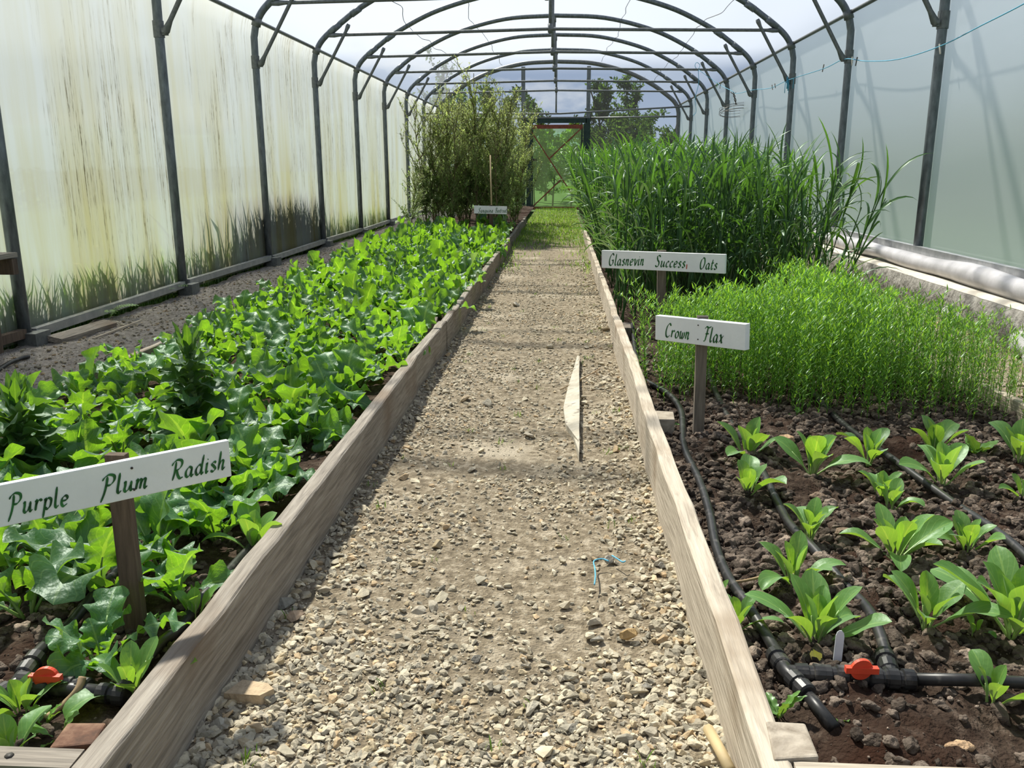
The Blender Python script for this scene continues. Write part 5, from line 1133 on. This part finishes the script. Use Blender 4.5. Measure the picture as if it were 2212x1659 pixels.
# ------------------------------------------------------------------ outside: trees, shrubs, hedge
def tree_mesh(seed, H_, spread, nleaf, lsize, upright=.75, trunk=.05):
    r = np.random.default_rng(seed); b, s_ = MB(), MB(); q_ = MB(); leaf(q_, r, 1., w_lanc(1., .24), 2, 1, 0, .5, 0, 0, 0, (0, 0, 0)); T = (np.concatenate(q_.V), q_.F[0], np.concatenate(q_.uv)); tips = []
    def br(p, d, L_, r0, lv):
        P = [np.array(p)]; d = np.array(d, float)
        for i in range(6): d = d+r.normal(0, .10, 3)+np.array([0, 0, .06*upright]); d /= np.linalg.norm(d); P.append(P[-1]+d*L_/6)
        s_.tube(P, np.linspace(r0, r0*.4, 7), 5, False)
        if lv >= 1: tips.extend([(P[i], P[i+1], 1) for i in range(1, 6)])
        if lv < 2:
            for k in range(int(7 if lv == 0 else 5)):
                i = int(r.integers(1, 6)); az = r.random()*6.28; el = r.uniform(.35, 1.15)*upright+.2
                br(P[i], (math.cos(az)*math.cos(el), math.sin(az)*math.cos(el), math.sin(el)), L_*r.uniform(.35, .6)*spread, r0*.5, lv+1)
    br((0, 0, 0), (0, 0, 1), H_, trunk, 0)
    k = r.integers(0, len(tips), nleaf); f = r.random((nleaf, 1)); A_ = np.array([tips[i][0] for i in k]); B_ = np.array([tips[i][1] for i in k]); pos = A_+(B_-A_)*f+r.normal(0, .055*H_/3, (nleaf, 3))
    b.many(T, randrot(nleaf, r)*(lsize*r.uniform(.6, 1.2, nleaf))[:, None, None], pos, np.repeat(r.uniform(.6, 1.4, (nleaf, 1)), 3, 1)); return b, s_
TR = [(1075, 184, 29.5, .42, 1500, 'slim tree outside the end wall left of the door, its leafy shoots rising highest'), (1100, 238, 28.5, .7, 1800, 'bushy tree outside the end wall close left of the door post'), (1142, 212, 30, .42, 900, 'slender shoots of a tree seen in the left of the window over the door'),
      (1180, 196, 31, .42, 900, 'tree with leaning shoots seen through the window over the door'), (1280, 238, 29.0, .55, 1300, 'small tree outside just right of the right door post'), (1338, 160, 29.5, .66, 4200, 'large dense tree outside the end wall right of the door'), (1388, 208, 31, .7, 2600, 'dense tree beside the large one on its right'),
      (1445, 228, 30, .5, 1200, 'loose tree outside near the right end of the end wall'), (930, 215, 31, 1., 2400, 'tree outside behind the tall thicket'), (1010, 235, 33, 1.2, 2800, 'dark tree outside far behind the tall thicket')]
for i, (x, y, Y, sp_, nl, lab) in enumerate(TR):
    p = uy(x, y, Y); plant('tree', tree_mesh(140+i, p[2]+.05, sp_, nl, .15, .95), (MT['tree'], MT['bark']), lab, 'tree', (p[0], Y, -.06), 'trees outside the end wall', ('foliage', 'trunk'))
for i, (x, y, Y, lab) in enumerate(((1155, 330, 26.6, 'green shrub outside behind the left side of the door film'), (1195, 305, 27.2, 'pale green shrub outside behind the middle of the door film'), (1235, 330, 26.4, 'green shrub outside behind the right side of the door film'), (1290, 300, 26.2, 'shrub outside right of the door'), (1090, 290, 26.5, 'shrub outside left of the door'), (1350, 285, 26.8, 'shrub outside behind the far oats'))):
    p = uy(x, y, Y); plant('shrub', tree_mesh(170+i, p[2], 1.5, 2600, .13, .5, .03), (MT['weed'] if i in (1, 2) else MT['tree'], MT['bark']), lab, 'shrub', (p[0], Y, -.06), 'shrubs behind the end door', ('foliage', 'trunk'))
def hedge(x, y0, y1, h, w, n, seed, label):
    r = np.random.default_rng(seed); q_ = MB(); leaf(q_, r, 1., w_lanc(1., .28), 2, 1, 0, .5, 0, 0, 0, (0, 0, 0)); T = (np.concatenate(q_.V), q_.F[0], np.concatenate(q_.uv)); yy = r.uniform(y0, y1, n); hh = h*(1+.35*vnoise(yy, yy*0, .5, seed)+.25*vnoise(yy, yy*0, 1.7, seed)); zz = hh*r.random(n)**.8
    b = MB().many(T, randrot(n, r)*.12, np.stack([x+r.normal(0, w*.35, n), yy, zz], 1), np.repeat(r.uniform(.6, 1.4, (n, 1)), 3, 1))
    tag(b.build('hedge', MT['hedge']), label, 'hedge')
hedge(9.5, 4, 38, 2.1, 1.6, 42000, 5, 'dark hedge outside, dimly seen through the milky right film')
hedge(-16, 0, 45, 1.0, 1.6, 20000, 6, 'low hedge outside beyond the left film wall')
